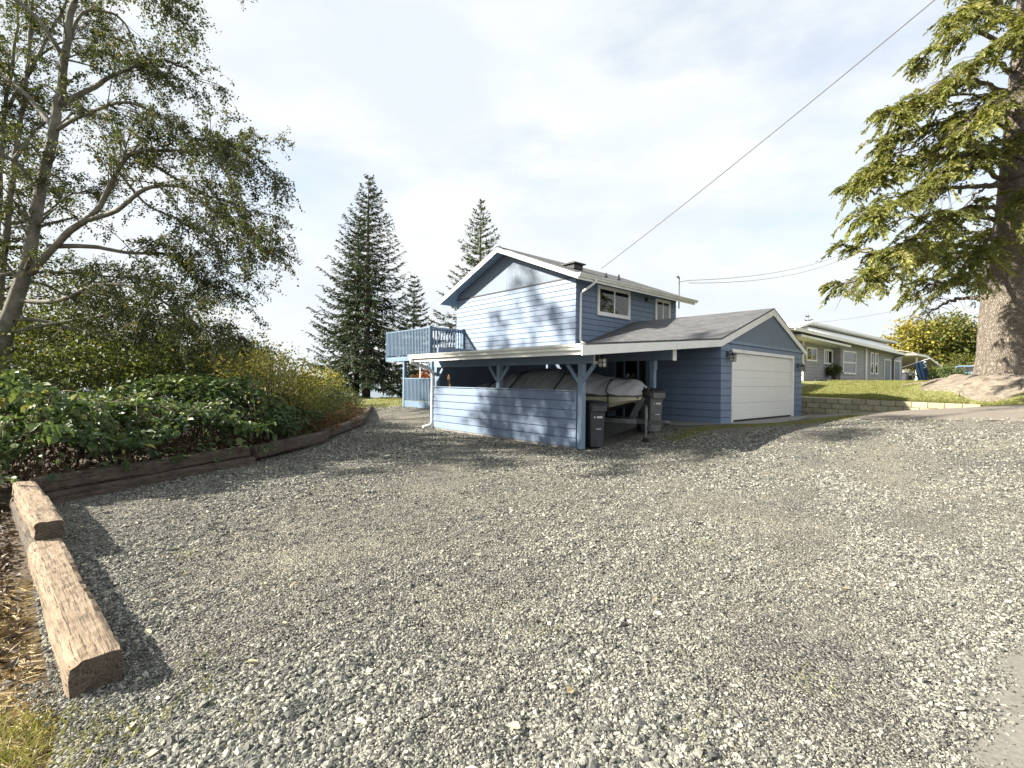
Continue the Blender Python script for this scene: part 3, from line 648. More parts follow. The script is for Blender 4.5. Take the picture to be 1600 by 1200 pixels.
# patio chair on the balcony
wx2, wy2 = tow(-13.0, 4.4); ch = empty('patio_chair', (wx2, wy2, 2.825), HROT+rad(200), 'dark patio chair behind the balcony railing', 'chair')
MB().box(-.24, .24, -.24, .24, .40, .44).build('seat', m_darkmetal, ch)
MB().tube([(-.24, .24, .42), (-.24, .34, .9), (-.2, .38, 1.28), (0, .40, 1.36), (.2, .38, 1.28), (.24, .34, .9), (.24, .24, .42)], .016, 6).box(-.2, .2, .30, .32, .55, .8).build('backrest', m_darkmetal, ch)
for sx in (-.22, .22):
    for sy in (-.22, .22): MB().tube([(sx, sy, 0), (sx, sy, .41)], .014, 6).build('leg', m_darkmetal, ch)
    MB().beam((sx, -.24, .64), (sx, .27, .64), .04, .025).build('armrest', m_darkmetal, ch)

# ------------------------------------------------------------------ timbers
def woodmat(name, c1, c2, c3):
    m = bpy.data.materials.new(name); m.use_nodes = True; nt = m.node_tree; b = nt.nodes['Principled BSDF']
    tcn = nt.nodes.new('ShaderNodeTexCoord'); v = tcn.outputs['Object']
    g = noise(nt, v, 5, 7, .65, (1.2, 14, 14)); col = ramp(nt, g, [(.25, c3), (.48, c2), (.75, c1)])
    col = mixc(nt, col, c3, ramp(nt, noise(nt, v, 3, 6, .7), [(.5, (0, 0, 0)), (.72, (.7, .7, .7))]))
    ck = ramp(nt, noise(nt, v, 4, 4, .6, (.7, 26, 26)), [(.33, (.25, .25, .25)), (.42, (1, 1, 1))]); col = mixc(nt, col, ck, .85, 'MULTIPLY')
    nt.links.new(col, b.inputs['Base Color']); b.inputs['Roughness'].default_value = .95
    bp = nt.nodes.new('ShaderNodeBump'); bp.inputs['Distance'].default_value = .02; bp.inputs['Strength'].default_value = 1
    nt.links.new(mixc(nt, g, ck, .6), bp.inputs['Height']); nt.links.new(bp.outputs[0], b.inputs['Normal']); return m
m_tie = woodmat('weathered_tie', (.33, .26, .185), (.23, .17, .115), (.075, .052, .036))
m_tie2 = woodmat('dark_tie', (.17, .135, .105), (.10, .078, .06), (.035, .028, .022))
def timber(p, q, z0, z1, w, label, mat, seed, dz=0):
    p = Vector((*p, 0)); q = Vector((*q, 0)); L = (q-p).length; h = z1-z0; r = np.random.default_rng(seed)
    nx_, k = max(8, int(L/.06)), 5; ring = []
    for a in range(k): ring.append((-w/2+w*a/k, -h/2))
    for a in range(k): ring.append((w/2, -h/2+h*a/k))
    for a in range(k): ring.append((w/2-w*a/k, h/2))
    for a in range(k): ring.append((-w/2, h/2-h*a/k))
    ring = np.array(ring); n = len(ring); ph = r.uniform(0, 6, 12); V = []
    for i in range(nx_+1):
        x = L*i/nx_; endf = min(1, min(i, nx_-i)/1.0)
        for j, (y, z) in enumerate(ring):
            c = (abs(y) > w/2-1e-6) and (abs(z) > h/2-1e-6); s = .90+.1*endf if not c else .86+.06*endf
            nn = .004*math.sin(x*2.3+ph[0]+j*.7)+.003*math.sin(x*5.1+ph[1]*j)+r.normal(0, .0022)-(.018 if (c and r.random() < .10) else 0)
            if c: nn -= .004+.005*abs(math.sin(x*1.7+ph[2]+j))
            d = math.hypot(y, z)+1e-6; V.append((x+(r.normal(0, .006) if endf < 1 else 0), y*s+y/d*nn, z*(.97+.03*endf if not c else .93)+z/d*nn))
    V = np.array(V); Fc = []
    for i in range(nx_):
        for j in range(n): j2 = (j+1) % n; Fc.append((i*n+j, i*n+j2, (i+1)*n+j2, (i+1)*n+j))
    b = MB(); b.v = [tuple(v) for v in V]; b.f = Fc
    for e in (0, nx_):
        cidx = len(b.v); ctr = V[e*n:(e+1)*n].mean(0); b.v.append(tuple(ctr))
        for j in range(n): j2 = (j+1) % n; b.f.append((e*n+j2, e*n+j, cidx) if e == 0 else (e*n+j, e*n+j2, cidx))
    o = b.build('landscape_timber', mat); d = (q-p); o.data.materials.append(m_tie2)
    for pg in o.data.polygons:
        if len(pg.vertices) == 3: pg.material_index = 1  # creosote-dark end grain, with the shade on the ends also put into its colour
    o.location = (p.x, p.y, (z0+z1)/2); o.rotation_euler = (0, -math.atan2(dz, L), math.atan2(d.y, d.x)); tag(o, label, 'timber', 'timbers edging the gravel'); return o
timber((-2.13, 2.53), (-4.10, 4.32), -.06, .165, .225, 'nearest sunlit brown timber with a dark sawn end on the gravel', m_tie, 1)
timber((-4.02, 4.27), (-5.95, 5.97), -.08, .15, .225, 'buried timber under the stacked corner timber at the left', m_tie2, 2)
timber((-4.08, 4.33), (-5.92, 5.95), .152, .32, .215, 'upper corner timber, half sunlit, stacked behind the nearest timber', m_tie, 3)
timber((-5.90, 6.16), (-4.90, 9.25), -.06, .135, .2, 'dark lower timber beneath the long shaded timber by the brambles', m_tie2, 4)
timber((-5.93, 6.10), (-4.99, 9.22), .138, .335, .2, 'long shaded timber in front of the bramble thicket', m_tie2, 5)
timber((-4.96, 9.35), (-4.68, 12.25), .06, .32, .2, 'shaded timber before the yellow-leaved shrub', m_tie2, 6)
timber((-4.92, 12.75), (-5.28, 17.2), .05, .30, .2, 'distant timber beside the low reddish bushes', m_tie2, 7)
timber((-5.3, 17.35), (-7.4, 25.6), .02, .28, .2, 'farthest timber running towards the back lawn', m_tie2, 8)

# ------------------------------------------------------------------ retaining wall of concrete blocks
rw = empty('retaining_wall', (*tow(0, 13.0), 0), HROT, 'low mossy concrete block retaining wall below the neighbouring lawn', 'wall')
m_block = M('mossy_block', (.38, .35, .24), (.25, .235, .16), 4, .9, .006, 30, rand=.14, dirt=(.10, .11, .06), dscale=3.2)
bk = []
for v_ in range(3):
    b = MB(); r = np.random.default_rng(v_+40); b.box(.008, .432, -.10, .10, .006, .196)
    me = b.mesh('block', m_block); bk.append(me)
for c in range(6):
    zt = 1.155-.205*c; x = -1.2+(.22 if c % 2 else 0)
    while x < 5.62:
        gx, gy_ = tow(x+.2, 13.0); g = float(G(gx, gy_)); sl = -.016*max(0, x)
        if zt+sl > g+.02:
            o = link('block', bk[rnd.randrange(3)], rw, (x, rnd.uniform(-.008, .008), zt-.2+sl), (0, .016 if x > 0 else 0, rnd.uniform(-.006, .006)))
            if o and rnd.random() < .2: o.scale.y = 1.04
        x += .44
MB().box(-1.2, 5.55, .101, .14, .2, 1.0).build('backing', m_soil, rw)

# ------------------------------------------------------------------ foliage machinery
def unit(a): return a/np.maximum(1e-9, np.linalg.norm(a, axis=-1, keepdims=True))
def leaves(P, D, N, L, Wd, tint, fold=.25, kind='rhomb'):
    """one leaf per row; D along the blade, N leaf normal. returns verts, quad faces, tints"""
    P = np.asarray(P, float); D = unit(np.asarray(D, float)); Nn = np.asarray(N, float); Sd = unit(np.cross(D, Nn)); Nn = np.cross(Sd, D)
    L = np.asarray(L)[:, None]; Wd = np.asarray(Wd)[:, None]; n = len(P)
    if kind == 'rhomb':
        V = np.stack([P, P+D*L*.45+Sd*Wd*.5+Nn*L*fold*.3, P+D*L-Nn*L*fold*.3, P+D*L*.45-Sd*Wd*.5+Nn*L*fold*.3], 1)
        Fc = np.arange(n*4).reshape(n, 4); k = 4
    else:   # ovate, 2 quads per side folded on the midrib
        m1 = P+D*L*.5-Nn*L*.06; tip = P+D*L-Nn*L*fold*.5
        V = np.stack([P, P+D*L*.25+Sd*Wd*.46+Nn*Wd*fold, P+D*L*.62+Sd*Wd*.40+Nn*Wd*fold*.8, tip, P+D*L*.62-Sd*Wd*.40+Nn*Wd*fold*.8, P+D*L*.25-Sd*Wd*.46+Nn*Wd*fold, m1], 1)
        b = (np.arange(n)*7)[:, None]; Fc = np.concatenate([b+np.array([[0, 1, 2, 6]]), b+np.array([[6, 2, 3, 4]]), b+np.array([[0, 6, 4, 5]])]); k = 7
    return V.reshape(-1, 3), Fc, np.repeat(tint, k)
def foliage(name, parent, sets, mat, stuff=False):
    Vs, Fs, Ts = [], [], []; o = 0
    for V, Fc, t in sets: Vs.append(V); Fs.append(Fc+o); Ts.append(t); o += len(V)
    ob = link(name, npmesh(name, np.concatenate(Vs), np.concatenate(Fs), mat, False, np.concatenate(Ts)), parent)
    if stuff: ob['kind'] = 'stuff'
    return ob
def cat(pts, n):
    """Catmull-Rom resample"""
    P = np.array(pts, float)
    if len(P) == 2: return P[0]+(P[1]-P[0])*np.linspace(0, 1, n)[:, None]
    Q = np.vstack([2*P[0]-P[1], P, 2*P[-1]-P[-2]]); u = np.linspace(0, len(P)-1-1e-6, n); k = u.astype(int); t = (u-k)[:, None]
    a, b, c, d = Q[k], Q[k+1], Q[k+2], Q[k+3]
    return .5*(2*b+(c-a)*t+(2*a-5*b+4*c-d)*t*t+(3*b-3*c+d-a)*t**3)
def rv(r, n=1): return unit(r.normal(size=(n, 3)))

# ---- alder
m_aldbark = M('alder_bark', (.22, .21, .175), (.075, .07, .052), 4, .9, .02, 22, dirt=(.10, .12, .05), dscale=3)
m_alder = leafmat('alder_leaf', [(0, (.030, .040, .014)), (.5, (.056, .075, .021)), (.85, (.095, .112, .029)), (1, (.18, .13, .03))], .40)
def alder(name, label, base, limbs, seed, leafn=22, subs=1.0, leaf=.062, mat=None):
    r = np.random.default_rng(seed); root = empty(name, base, 0, label, 'tree'); B0 = np.array(base)
    tb = MB(); br = MB(); LP, LD = [], []
    for (pts, r0, r1, leafy) in limbs:
        n = max(8, len(pts)*5); C = cat(pts, n)-B0; C += r.normal(0, .02, C.shape)*np.linspace(0, 1, n)[:, None]
        rs = np.linspace(0, 1, n); rs = r0+(r1-r0)*rs**.8
        (tb if r0 > .088 else br).tube(C, list(rs), 9 if r0 > .1 else 6)
        if not leafy: continue
        Ld = np.linalg.norm(np.diff(C, axis=0), axis=1).sum(); ns = int(Ld*6.0*subs*leafy)
        for q in range(ns):
            f = r.uniform(.22, 1)**.8; k = min(n-2, int(f*(n-1))); p = C[k]; d = unit(C[k+1]-C[k])
            out = unit(d*r.uniform(.4, 1.1)+rv(r)[0]*np.array([.9, .9, .55])+np.array([.12, 0, .10])); ln = r.uniform(.5, 1.5)*(1.15-.55*f)
            sp = [p, p+out*ln*.4, p+out*ln*.75+np.array([0, 0, -.04*ln]), p+out*ln+np.array([0, 0, -.20*ln])]
            sc = cat(sp, 6); br.tube(sc, list(np.linspace(max(.008, rs[k]*.32), .004, 6)), 4, False)
            nt = int(3+ln*6)
            for w in range(nt):
                g = r.uniform(.25, 1); m = min(4, int(g*5)); tp = sc[m]+(sc[m+1]-sc[m])*(g*5-m); td = unit(unit(sc[m+1]-sc[m])*.8+rv(r)[0]*.8+np.array([0, 0, -.18])); tl = r.uniform(.18, .5)
                e = tp+td*tl+np.array([0, 0, -.12*tl]); br.tube([tp, tp+td*tl*.5, e], [.0045, .003, .002], 3, False)
                u = r.uniform(.1, 1.05, leafn)[:, None]; LP.append(tp+(e-tp)*u+r.normal(0, .028, (leafn, 3))); LD.append(unit(td*.5+rv(r, leafn)+np.array([0, 0, -.45])))
    LP = np.concatenate(LP); LD = np.concatenate(LD); n = len(LP); Nn = rv(r, n)+np.array([-.3, -.2, .7])
    cl = np.sin(LP[:, 0]*2.1+1)*np.sin(LP[:, 2]*1.7)*np.sin(LP[:, 1]*1.9)
    t = np.clip(.45+.25*cl+r.normal(0, .16, n), 0, 1); t[r.random(n) < .03] = 1
    foliage('crown', root, [leaves(LP, LD, Nn, r.uniform(.75, 1.25, n)*leaf, r.uniform(.6, .9, n)*leaf, t)], mat or m_alder)
    if tb.v: tb.build('trunk', m_aldbark, root, smooth=True)
    if br.v: br.build('branches', m_aldbark, root, smooth=True)
    return root, n
def pl(pts, Y0, Y1):
    n = len(pts); return [tuple(at(x, y, Y0+(Y1-Y0)*i/(n-1))) for i, (x, y) in enumerate(pts)]
AY = 11.
gx0 = at(-2, 600, AY); gz0 = float(G(gx0.x, gx0.y))-.1
LB = [([(gx0.x-.1, AY, gz0)]+pl([(2, 545), (20, 480), (43, 410), (62, 300), (85, 200), (100, 100), (118, -30), (135, -200), (150, -330)], AY, AY), .205, .03, .35),
      (pl([(-8, 640), (-2, 480), (12, 350), (22, 250), (42, 120), (55, -40), (60, -220)], AY+.6, AY+1.2), .10, .02, .5),
      (pl([(-20, 640), (-12, 450), (0, 300), (6, 180), (25, 60), (22, -90)], AY+.9, AY+1.6), .09, .02, .5),
      (pl([(46, 428), (105, 365), (150, 330), (185, 265), (212, 238), (300, 235), (355, 222), (400, 245), (440, 285)], AY, AY-.6), .085, .008, 1),
      (pl([(92, 165), (140, 140), (185, 115), (245, 95), (285, 105), (315, 130)], AY, AY+.9), .07, .012, 1),
      (pl([(130, 345), (180, 330), (230, 295), (290, 295), (340, 340), (375, 375), (412, 388)], AY-.1, AY-1.2), .06, .01, 1),
      (pl([(75, 385), (140, 385), (200, 395), (270, 400), (310, 435), (360, 455), (400, 480)], AY, AY+.8), .06, .01, 1),
      (pl([(30, 470), (90, 470), (150, 445), (210, 450), (270, 480), (330, 520)], AY, AY-1.3), .06, .01, 1),
      (pl([(15, 500), (60, 500), (140, 520), (220, 530), (300, 560), (350, 570)], AY, AY+1.3), .06, .01, 1),
      (pl([(85, 205), (130, 180), (200, 160), (260, 190), (320, 230), (360, 262)], AY, AY-1.4), .05, .008, 1),
      (pl([(100, 95), (130, 20), (190, 30), (215, 90), (232, 107)], AY, AY+1.2), .045, .008, .9),
      (pl([(112, 5), (170, -40), (240, -15), (275, 35)], AY, AY-1.2), .04, .008, 1),
      (pl([(118, -40), (200, -110), (270, -100), (320, -50)], AY, AY+1), .05, .008, 1),
      (pl([(210, 240), (260, 270), (310, 300), (380, 325), (420, 365)], AY-.2, AY+1.3), .04, .006, 1),
      (pl([(185, 268), (230, 320), (290, 350), (330, 400), (350, 430)], AY-.2, AY+.3), .035, .006, 1),
      (pl([(22, 250), (60, 200), (110, 170), (160, 200)], AY+.8, AY+2.2), .05, .008, 1),
      (pl([(6, 180), (60, 90), (120, 60), (160, 70)], AY+1, AY+2.6), .045, .008, 1),
      (pl([(42, 120), (90, 30), (140, -60), (190, -70)], AY+1, AY+2.4), .045, .008, 1),
      (pl([(12, 350), (60, 340), (120, 300), (170, 310)], AY+.8, AY+2.2), .05, .008, 1),
      (pl([(-8, 460), (50, 440), (120, 470), (190, 500), (250, 545)], AY+.8, AY+2.6), .05, .008, 1),
      (pl([(10, 520), (120, 500), (220, 490), (310, 512), (385, 548)], AY, AY+1.8), .05, .008, 1.1),
      (pl([(5, 545), (100, 540), (200, 555), (300, 580)], AY+.5, AY+2.6), .05, .008, 1.1),
      (pl([(0, 430), (70, 425), (150, 430), (240, 440), (320, 470)], AY+.5, AY+2.8), .05, .008, 1),
      (pl([(62, 300), (20, 250), (-60, 220), (-160, 240)], AY, AY-1.), .06, .008, .8),
      (pl([(85, 200), (20, 130), (-80, 90), (-180, 110)], AY, AY+1.), .06, .008, .8),
      (pl([(100, 90), (50, 20), (-40, -40), (-150, -60)], AY, AY-1.), .06, .008, .8)]
_, NL = alder('alder_tree', 'tall sparse alder with leaning mossy trunks at the left edge', tuple(gx0[:2])+(gz0,), LB, 11, 18, 1.35, .052)
print('alder leaves', NL)
def freetree(name, label, x, y, H, R, z0, seed, n, leafn, leaf, lean=.0):
    r = np.random.default_rng(seed); g = float(G(x, y)); B = (x, y, g); L = [([B, (x+lean*H*.3, y, g+H*.35), (x+lean*H*.7, y, g+H*.7), (x+lean*H, y, g+H)], .24, .03, 0)]
    for k in range(n):
        z = z0+(H-z0)*(k+r.random())/n; a = k*2.4+r.normal(0, .3); ln = R*(1-.55*abs((z-z0)/(H-z0)-.35)*1.6)*r.uniform(.75, 1.1); c = np.array([x+lean*z, y, g+z]); d = np.array([math.cos(a), math.sin(a), 0])
        L.append(([tuple(c), tuple(c+d*ln*.4+[0, 0, .22*ln]), tuple(c+d*ln*.75+[0, 0, .3*ln]), tuple(c+d*ln+[0, 0, .2*ln])], .055, .01, 1))
    return alder(name, label, B, L, seed, leafn, .8, leaf)
freetree('alder_tree', 'second alder trunk out beyond the left edge whose shade dapples the gravel', -13.6, 9.3, 11, 3.3, 2.2, 12, 15, 9, .085)
freetree('alder_tree', 'tallest slender alder standing behind the leaning one at the far left', -21.5, 17.8, 21, 4.2, 7, 13, 19, 8, .10)

# ---- broadleaf shrubs / trees from leaf clumps
def clumps(name, label, cat_, base, ell, nclump, nleaf, leaf, mat, seed, stems=None, spread=.28, group=None, up=.5, bark=None, tintf=None, ratio=.7, shape='rhomb', part='crown', stemn=1):
    """ell: list of (cx,cy,cz,rx,ry,rz) relative to base; leaves gather in clumps near the shells"""
    r = np.random.default_rng(seed); root = empty(name, base, 0, label, cat_, group); P, D, Nn, T, st = [], [], [], [], MB()
    tot = sum(e[3]*e[4]*e[5] for e in ell)**1.0
    for e in ell:
        c = np.array(e[:3]); R = np.array(e[3:6]); k = max(3, int(nclump*(e[3]*e[4]*e[5])/tot))
        for q in range(k):
            d = rv(r)[0]; d[2] = abs(d[2])*.9-.25 if r.random() < .75 else d[2]
            d = unit(d); rr = r.uniform(.45, 1.05)**.5; cp = c+d*R*rr; m = int(nleaf*r.uniform(.5, 1.4)); sz = spread*r.uniform(.6, 1.3)
            off = r.normal(0, 1, (m, 3))*np.array([sz, sz, sz*.6]); P.append(cp+off); D.append(unit(unit(off)*.5+rv(r, m)+d*.5+np.array([0, 0, -.25]))); Nn.append(rv(r, m)*.8+d*.35+np.array([0, 0, up]))
            tv = r.uniform(-.15, .15); T.append(np.clip(.45+tv+r.normal(0, .15, m)+(tintf(cp) if tintf else 0), 0, 1))
            if r.random() < .5*stemn:
                b0 = c*np.array([.5, .5, 0])+np.array([r.normal(0, .12)*R[0], r.normal(0, .12)*R[1], -.1]); st.tube(cat([b0, (b0+cp)/2+np.array([0, 0, .15*R[2]]), cp], 5), list(np.linspace(.012+.02*R[2]/2, .004, 5)), 4, False)
    P = np.concatenate(P); D = np.concatenate(D); Nn = np.concatenate(Nn); T = np.concatenate(T); n = len(P)
    foliage(part, root, [leaves(P, D, Nn, r.uniform(.7, 1.3, n)*leaf, r.uniform(.8, 1.2, n)*leaf*ratio, T, kind=shape)], mat)
    if st.v: st.build('stems', bark or M('stem_bark', (.10, .075, .05), (.05, .04, .028), 6, .9), root)
    return root
m_bramble = leafmat('bramble_leaf', [(0, (.028, .050, .021)), (.5, (.075, .122, .046)), (.85, (.15, .20, .07)), (1, (.28, .27, .09))], .32, .5, .4)
m_yel = leafmat('yellow_leaf', [(0, (.06, .085, .022)), (.4, (.15, .165, .04)), (.75, (.31, .285, .08)), (1, (.46, .41, .18))], .42)
m_olive = leafmat('olive_leaf', [(0, (.03, .045, .013)), (.5, (.07, .09, .022)), (.85, (.13, .14, .032)), (1, (.30, .22, .05))], .4)
m_red = leafmat('reddish_leaf', [(0, (.06, .06, .025)), (.4, (.13, .075, .04)), (.8, (.24, .10, .05)), (1, (.30, .20, .08))], .3)
m_dead = leafmat('dead_leaf', [(0, (.03, .02, .013)), (.5, (.085, .055, .033)), (.85, (.16, .115, .07)), (1, (.30, .25, .18))], .15)
m_cane = M('bramble_cane', (.17, .12, .075), (.07, .045, .03), 6, .8)

def thicket(name, label, path, depth, height, seed, nleaf, dead, leaf=.085, mat=None, canes=40):
    """path: front line (world xy) left->right; mass leans over the front; hollow brown understory"""
    r = np.random.default_rng(seed); P_ = np.array(path, float); base = (P_[0][0], P_[0][1], float(G(*P_[0]))); root = empty(name, base, 0, label, 'thicket'); B0 = np.array(base)
    seg = np.r_[0, np.cumsum(np.hypot(*np.diff(P_, axis=0).T))]
    def pt(s, d):   # s along, d depth behind front
        x = np.interp(s, seg, P_[:, 0]); y = np.interp(s, seg, P_[:, 1]); e = .2
        tx = np.interp(np.minimum(s+e, seg[-1]), seg, P_[:, 0])-np.interp(np.maximum(s-e, 0), seg, P_[:, 0]); ty = np.interp(np.minimum(s+e, seg[-1]), seg, P_[:, 1])-np.interp(np.maximum(s-e, 0), seg, P_[:, 1])
        nn = np.hypot(tx, ty)+1e-9; return np.stack([x-ty/nn*d, y+tx/nn*d], -1)
    def top(s, d): return height*(.80+.16*np.sin(s*1.3+seed)+.10*np.sin(s*3.1+d*2+1)+.07*np.sin(d*2.7+s*.7))*(ss(d, -.45, .75)*.62+.38)
    # canopy shell
    n = nleaf; s = r.uniform(0, seg[-1], n); d = r.uniform(-.35, depth, n)**1.0; xy = pt(s, d); zt = top(s, d); dep = r.exponential(.13, n)
    lay = np.round(r.uniform(0, 3, n))*.07; z = zt-dep-lay*.5; z = np.maximum(z, .22+.3*r.random(n)); lowf = (d < .8) & (r.random(n) < .88); z = np.where(lowf, np.maximum(z, height*(.46+.10*np.sin(s*2.7+seed)+.10*r.random(n))), z)
    Z = G(xy[:, 0], xy[:, 1])+z; P = np.column_stack([xy, Z])-B0
    front = pt(s, d-.3)-xy; front3 = np.column_stack([front, np.zeros(n)]); front3 = unit(front3)
    D = unit(front3*.7+rv(r, n)*.8+np.array([0, 0, -.35])); N_ = unit(np.array([0, 0, 1.0])+front3*.35+rv(r, n)*.42)
    t = np.clip(.42+.22*np.sin(s*2.2+1)*np.sin(d*3+s)+r.normal(0, .15, n), 0, 1); t[r.random(n) < .02] = 1
    L = np.clip(np.exp(r.normal(0, .32, n)), .4, 1.7)*leaf
    sets = [leaves(P, D, N_, L, L*r.uniform(.6, .8, n), t, .18, 'ovate')]
    # drooping front curtains
    k = canes; cb = MB()
    for q in range(k):
        s0 = r.uniform(0, seg[-1]); d0 = r.uniform(.2, 1.2); a = np.array([*pt(np.array([s0]), np.array([d0]))[0], 0]); a[2] = float(G(a[0], a[1]))+float(top(s0, d0))*r.uniform(.8, 1.02)
        e = np.array([*pt(np.array([s0+r.uniform(-.6, .6)]), np.array([r.uniform(-.28, .0)]))[0], 0]); e[2] = float(G(e[0], e[1]))+r.uniform(.55, 1.1)*height*.6
        mid = (a+e)/2; mid[2] = max(a[2], e[2])+.10; C = cat([a-B0, mid-B0, e-B0], 9); cb.tube(C, list(np.linspace(.007, .003, 9)), 4, False)
        m = 16; u = r.uniform(.2, 1, m); kk = np.minimum(7, (u*8).astype(int)); PP = C[kk]+(C[kk+1]-C[kk])*((u*8-kk)[:, None])+r.normal(0, .03, (m, 3))
        DD = unit(rv(r, m)+np.array([0, -.3, -.3])); sets.append(leaves(PP, DD, rv(r, m)*.5+np.array([.1, -.4, .8]), r.uniform(.6, 1.15, m)*leaf, r.uniform(.45, .75, m)*leaf, np.clip(r.normal(.5, .18, m), 0, 1), .18, 'ovate'))
    foliage('foliage', root, sets, mat or m_bramble)
    # dead understory
    n = dead; s = r.uniform(0, seg[-1], n); d = r.uniform(.0, depth*.6, n); xy = pt(s, d); z = r.uniform(.05, .62, n)*height*r.uniform(.3, 1, n)+.05; P = np.column_stack([xy, G(xy[:, 0], xy[:, 1])+z])-B0
    L = r.uniform(.5, 1.2, n)*leaf*.8; foliage('dead_leaves', root, [leaves(P, unit(rv(r, n)+np.array([0, 0, -.6])), rv(r, n), L, L*r.uniform(.25, .6, n), np.clip(r.normal(.38, .2, n), 0, 1), .3)], m_dead)
    for q in range(int(canes*2.2)):
        s0 = r.uniform(0, seg[-1]); a = np.array([*pt(np.array([s0]), np.array([r.uniform(.1, .9)]))[0], 0]); a[2] = float(G(a[0], a[1])); e = np.array([*pt(np.array([s0+r.uniform(-.9, .9)]), np.array([r.uniform(-.12, 1.0)]))[0], 0]); e[2] = a[2]+r.uniform(.25, .95)*height*.8
        mid = (a+e)/2+np.array([0, 0, r.uniform(.0, .35)]); cb.tube(cat([a-B0, mid-B0, e-B0], 7), list(np.linspace(.008, .003, 7)), 4, False)
    cb.build('canes', m_cane, root)
    return root
TF = lambda d: [(-6.05-d*.2, 6.25), (-5.55, 7.6), (-5.1, 9.2), (-4.95, 10.6)]
thicket('bramble_thicket', 'dark green bramble thicket overhanging the long shaded timber', TF(0), 3.2, 1.62, 21, 9000, 5600, .105, canes=40)
thicket('bramble_thicket', 'pale round-leaved brambles at the far left behind the corner timber', [(-8.6, 6.0), (-7.2, 6.2), (-6.25, 6.35)], 2.4, 1.32, 22, 4200, 900, .085, canes=22)
thicket('bramble_thicket', 'shaded undergrowth below the yellow-leaved shrub', [(-5.0, 10.3), (-4.95, 11.6), (-5.2, 12.6)], 2.6, 1.35, 23, 4200, 1500, .07, canes=22)
# near sprigs at the far left: large pale leaves built one by one
m_round = leafmat('pale_round_leaf', [(0, (.10, .14, .07)), (.5, (.17, .22, .12)), (1, (.26, .31, .19))], .25, .5)
spr = empty('leafy_sprig', (-6.35, 5.95, float(G(-6.35, 5.95))), 0, 'sprig of pale rounded leaves rising beside the corner timber', 'plant'); r = np.random.default_rng(31)
lv = []
for v_ in range(3):
    V, Fc, t = leaves(np.zeros((1, 3)), np.array([[1, 0, 0.]]), np.array([[0, 0, 1.]]), np.array([.085]), np.array([.06+.008*v_]), np.array([.35+.25*v_]), .15, 'ovate'); lv.append(npmesh('leaf', V, Fc, m_round, False, t))
sb = MB()
for q in range(9):
    a = Vector((r.uniform(-.5, .35), r.uniform(-.3, .25), 0)); e = a+Vector((r.uniform(-.3, .3), r.uniform(-.35, .1), r.uniform(.35, 1.0))); C = cat([a, (a+e)/2+Vector((0, 0, .1)), e], 9); sb.tube(C, list(np.linspace(.006, .002, 9)), 4, False)
    for k in range(14):
        u = r.uniform(.25, 1); p = C[min(8, int(u*8))]; link('leaf', lv[r.integers(3)], spr, tuple(p+r.normal(0, .02, 3)), (r.normal(0, .5), r.normal(.1, .5), r.uniform(0, 6.28)))
sb.build('stems', m_cane, spr)
gz = lambda x, y: float(G(x, y))
clumps('yellow_shrub', 'yellow-leaved shrub arching over the second shaded timber', 'shrub', (-5.75, 11.6, gz(-5.75, 11.6)), [(0, .0, 1.25, 1.0, 1.0, .95), (-.9, .2, 1.45, .8, .8, .75), (.45, .3, 1.0, .6, .8, .8)], 210, 36, .075, m_yel, 41, spread=.20, tintf=lambda c: .35*(c[2]-1.15)+.05, ratio=.5)
clumps('yellow_shrub', 'bright yellow bush left of the big spruce', 'shrub', (-10.1, 25.5, gz(-10.1, 25.5)), [(0, 0, 1.15, 1.1, 1.0, .95)], 60, 40, .10, m_yel, 42, spread=.25, tintf=lambda c: .35)
m_low = leafmat('low_bush_leaf', [(0, (.045, .06, .02)), (.5, (.085, .105, .035)), (.8, (.15, .155, .06)), (1, (.22, .13, .06))], .3)
for k, (x, y, rx, h, sd, mt, lab) in enumerate([(-6.0, 14.2, 1.0, 1.2, 51, m_low, 'low green bush behind the distant timber'), (-6.6, 17.0, 1.1, 1.15, 52, m_low, 'mid green bush halfway along the timber row'), (-7.5, 20.3, 1.2, 1.05, 53, m_low, 'grassy bush near the end of the timber row'),
                                        (-5.35, 13.3, .55, .62, 54, m_red, 'reddish brown weeds at the timber joint'), (-5.75, 15.6, .6, .5, 55, m_red, 'low rusty weeds beside the distant timber'), (-6.3, 18.5, .6, .5, 56, m_red, 'rusty weeds before the grassy bush'), (-8.6, 23.5, 1.3, .9, 57, m_olive, 'pale straw-coloured bush below the big spruce')]):
    clumps('low_bush', lab, 'bush', (x, y, gz(x, y)), [(0, 0, h*.55, rx, rx*1.3, h*.55)], 70, 34, .075, mt, sd, spread=.17, up=.6, ratio=.45)
clumps('undergrowth_tree', 'olive and yellow undergrowth tree below the alder limbs', 'tree', (-13.2, 16.0, gz(-13.2, 16)), [(0, 0, 3.0, 2.4, 2, 2.2), (2.6, .3, 2.5, 2.2, 2, 1.6), (-2.5, 0, 3.6, 2, 2, 2.2), (4.6, .6, 1.9, 1.7, 1.6, 1.2), (6.2, .8, 1.5, 1.3, 1.3, .9)], 460, 48, .095, m_olive, 61, spread=.34, stemn=.12)
clumps('undergrowth_tree', 'yellowing small tree behind the brambles at the far left', 'tree', (-12.0, 11.6, gz(-12, 11.6)), [(0, 0, 2.5, 1.3, 1.3, 1.2), (1.6, .5, 2.3, 1.2, 1.2, .8), (3.4, .9, 2.2, 1.3, 1.2, .65)], 150, 40, .08, m_olive, 62, spread=.26, tintf=lambda c: .12, stemn=.15)
m_hazel = leafmat('hazel_leaf', [(0, (.035, .052, .016)), (.5, (.075, .098, .028)), (.85, (.13, .145, .042)), (1, (.24, .20, .06))], .38)
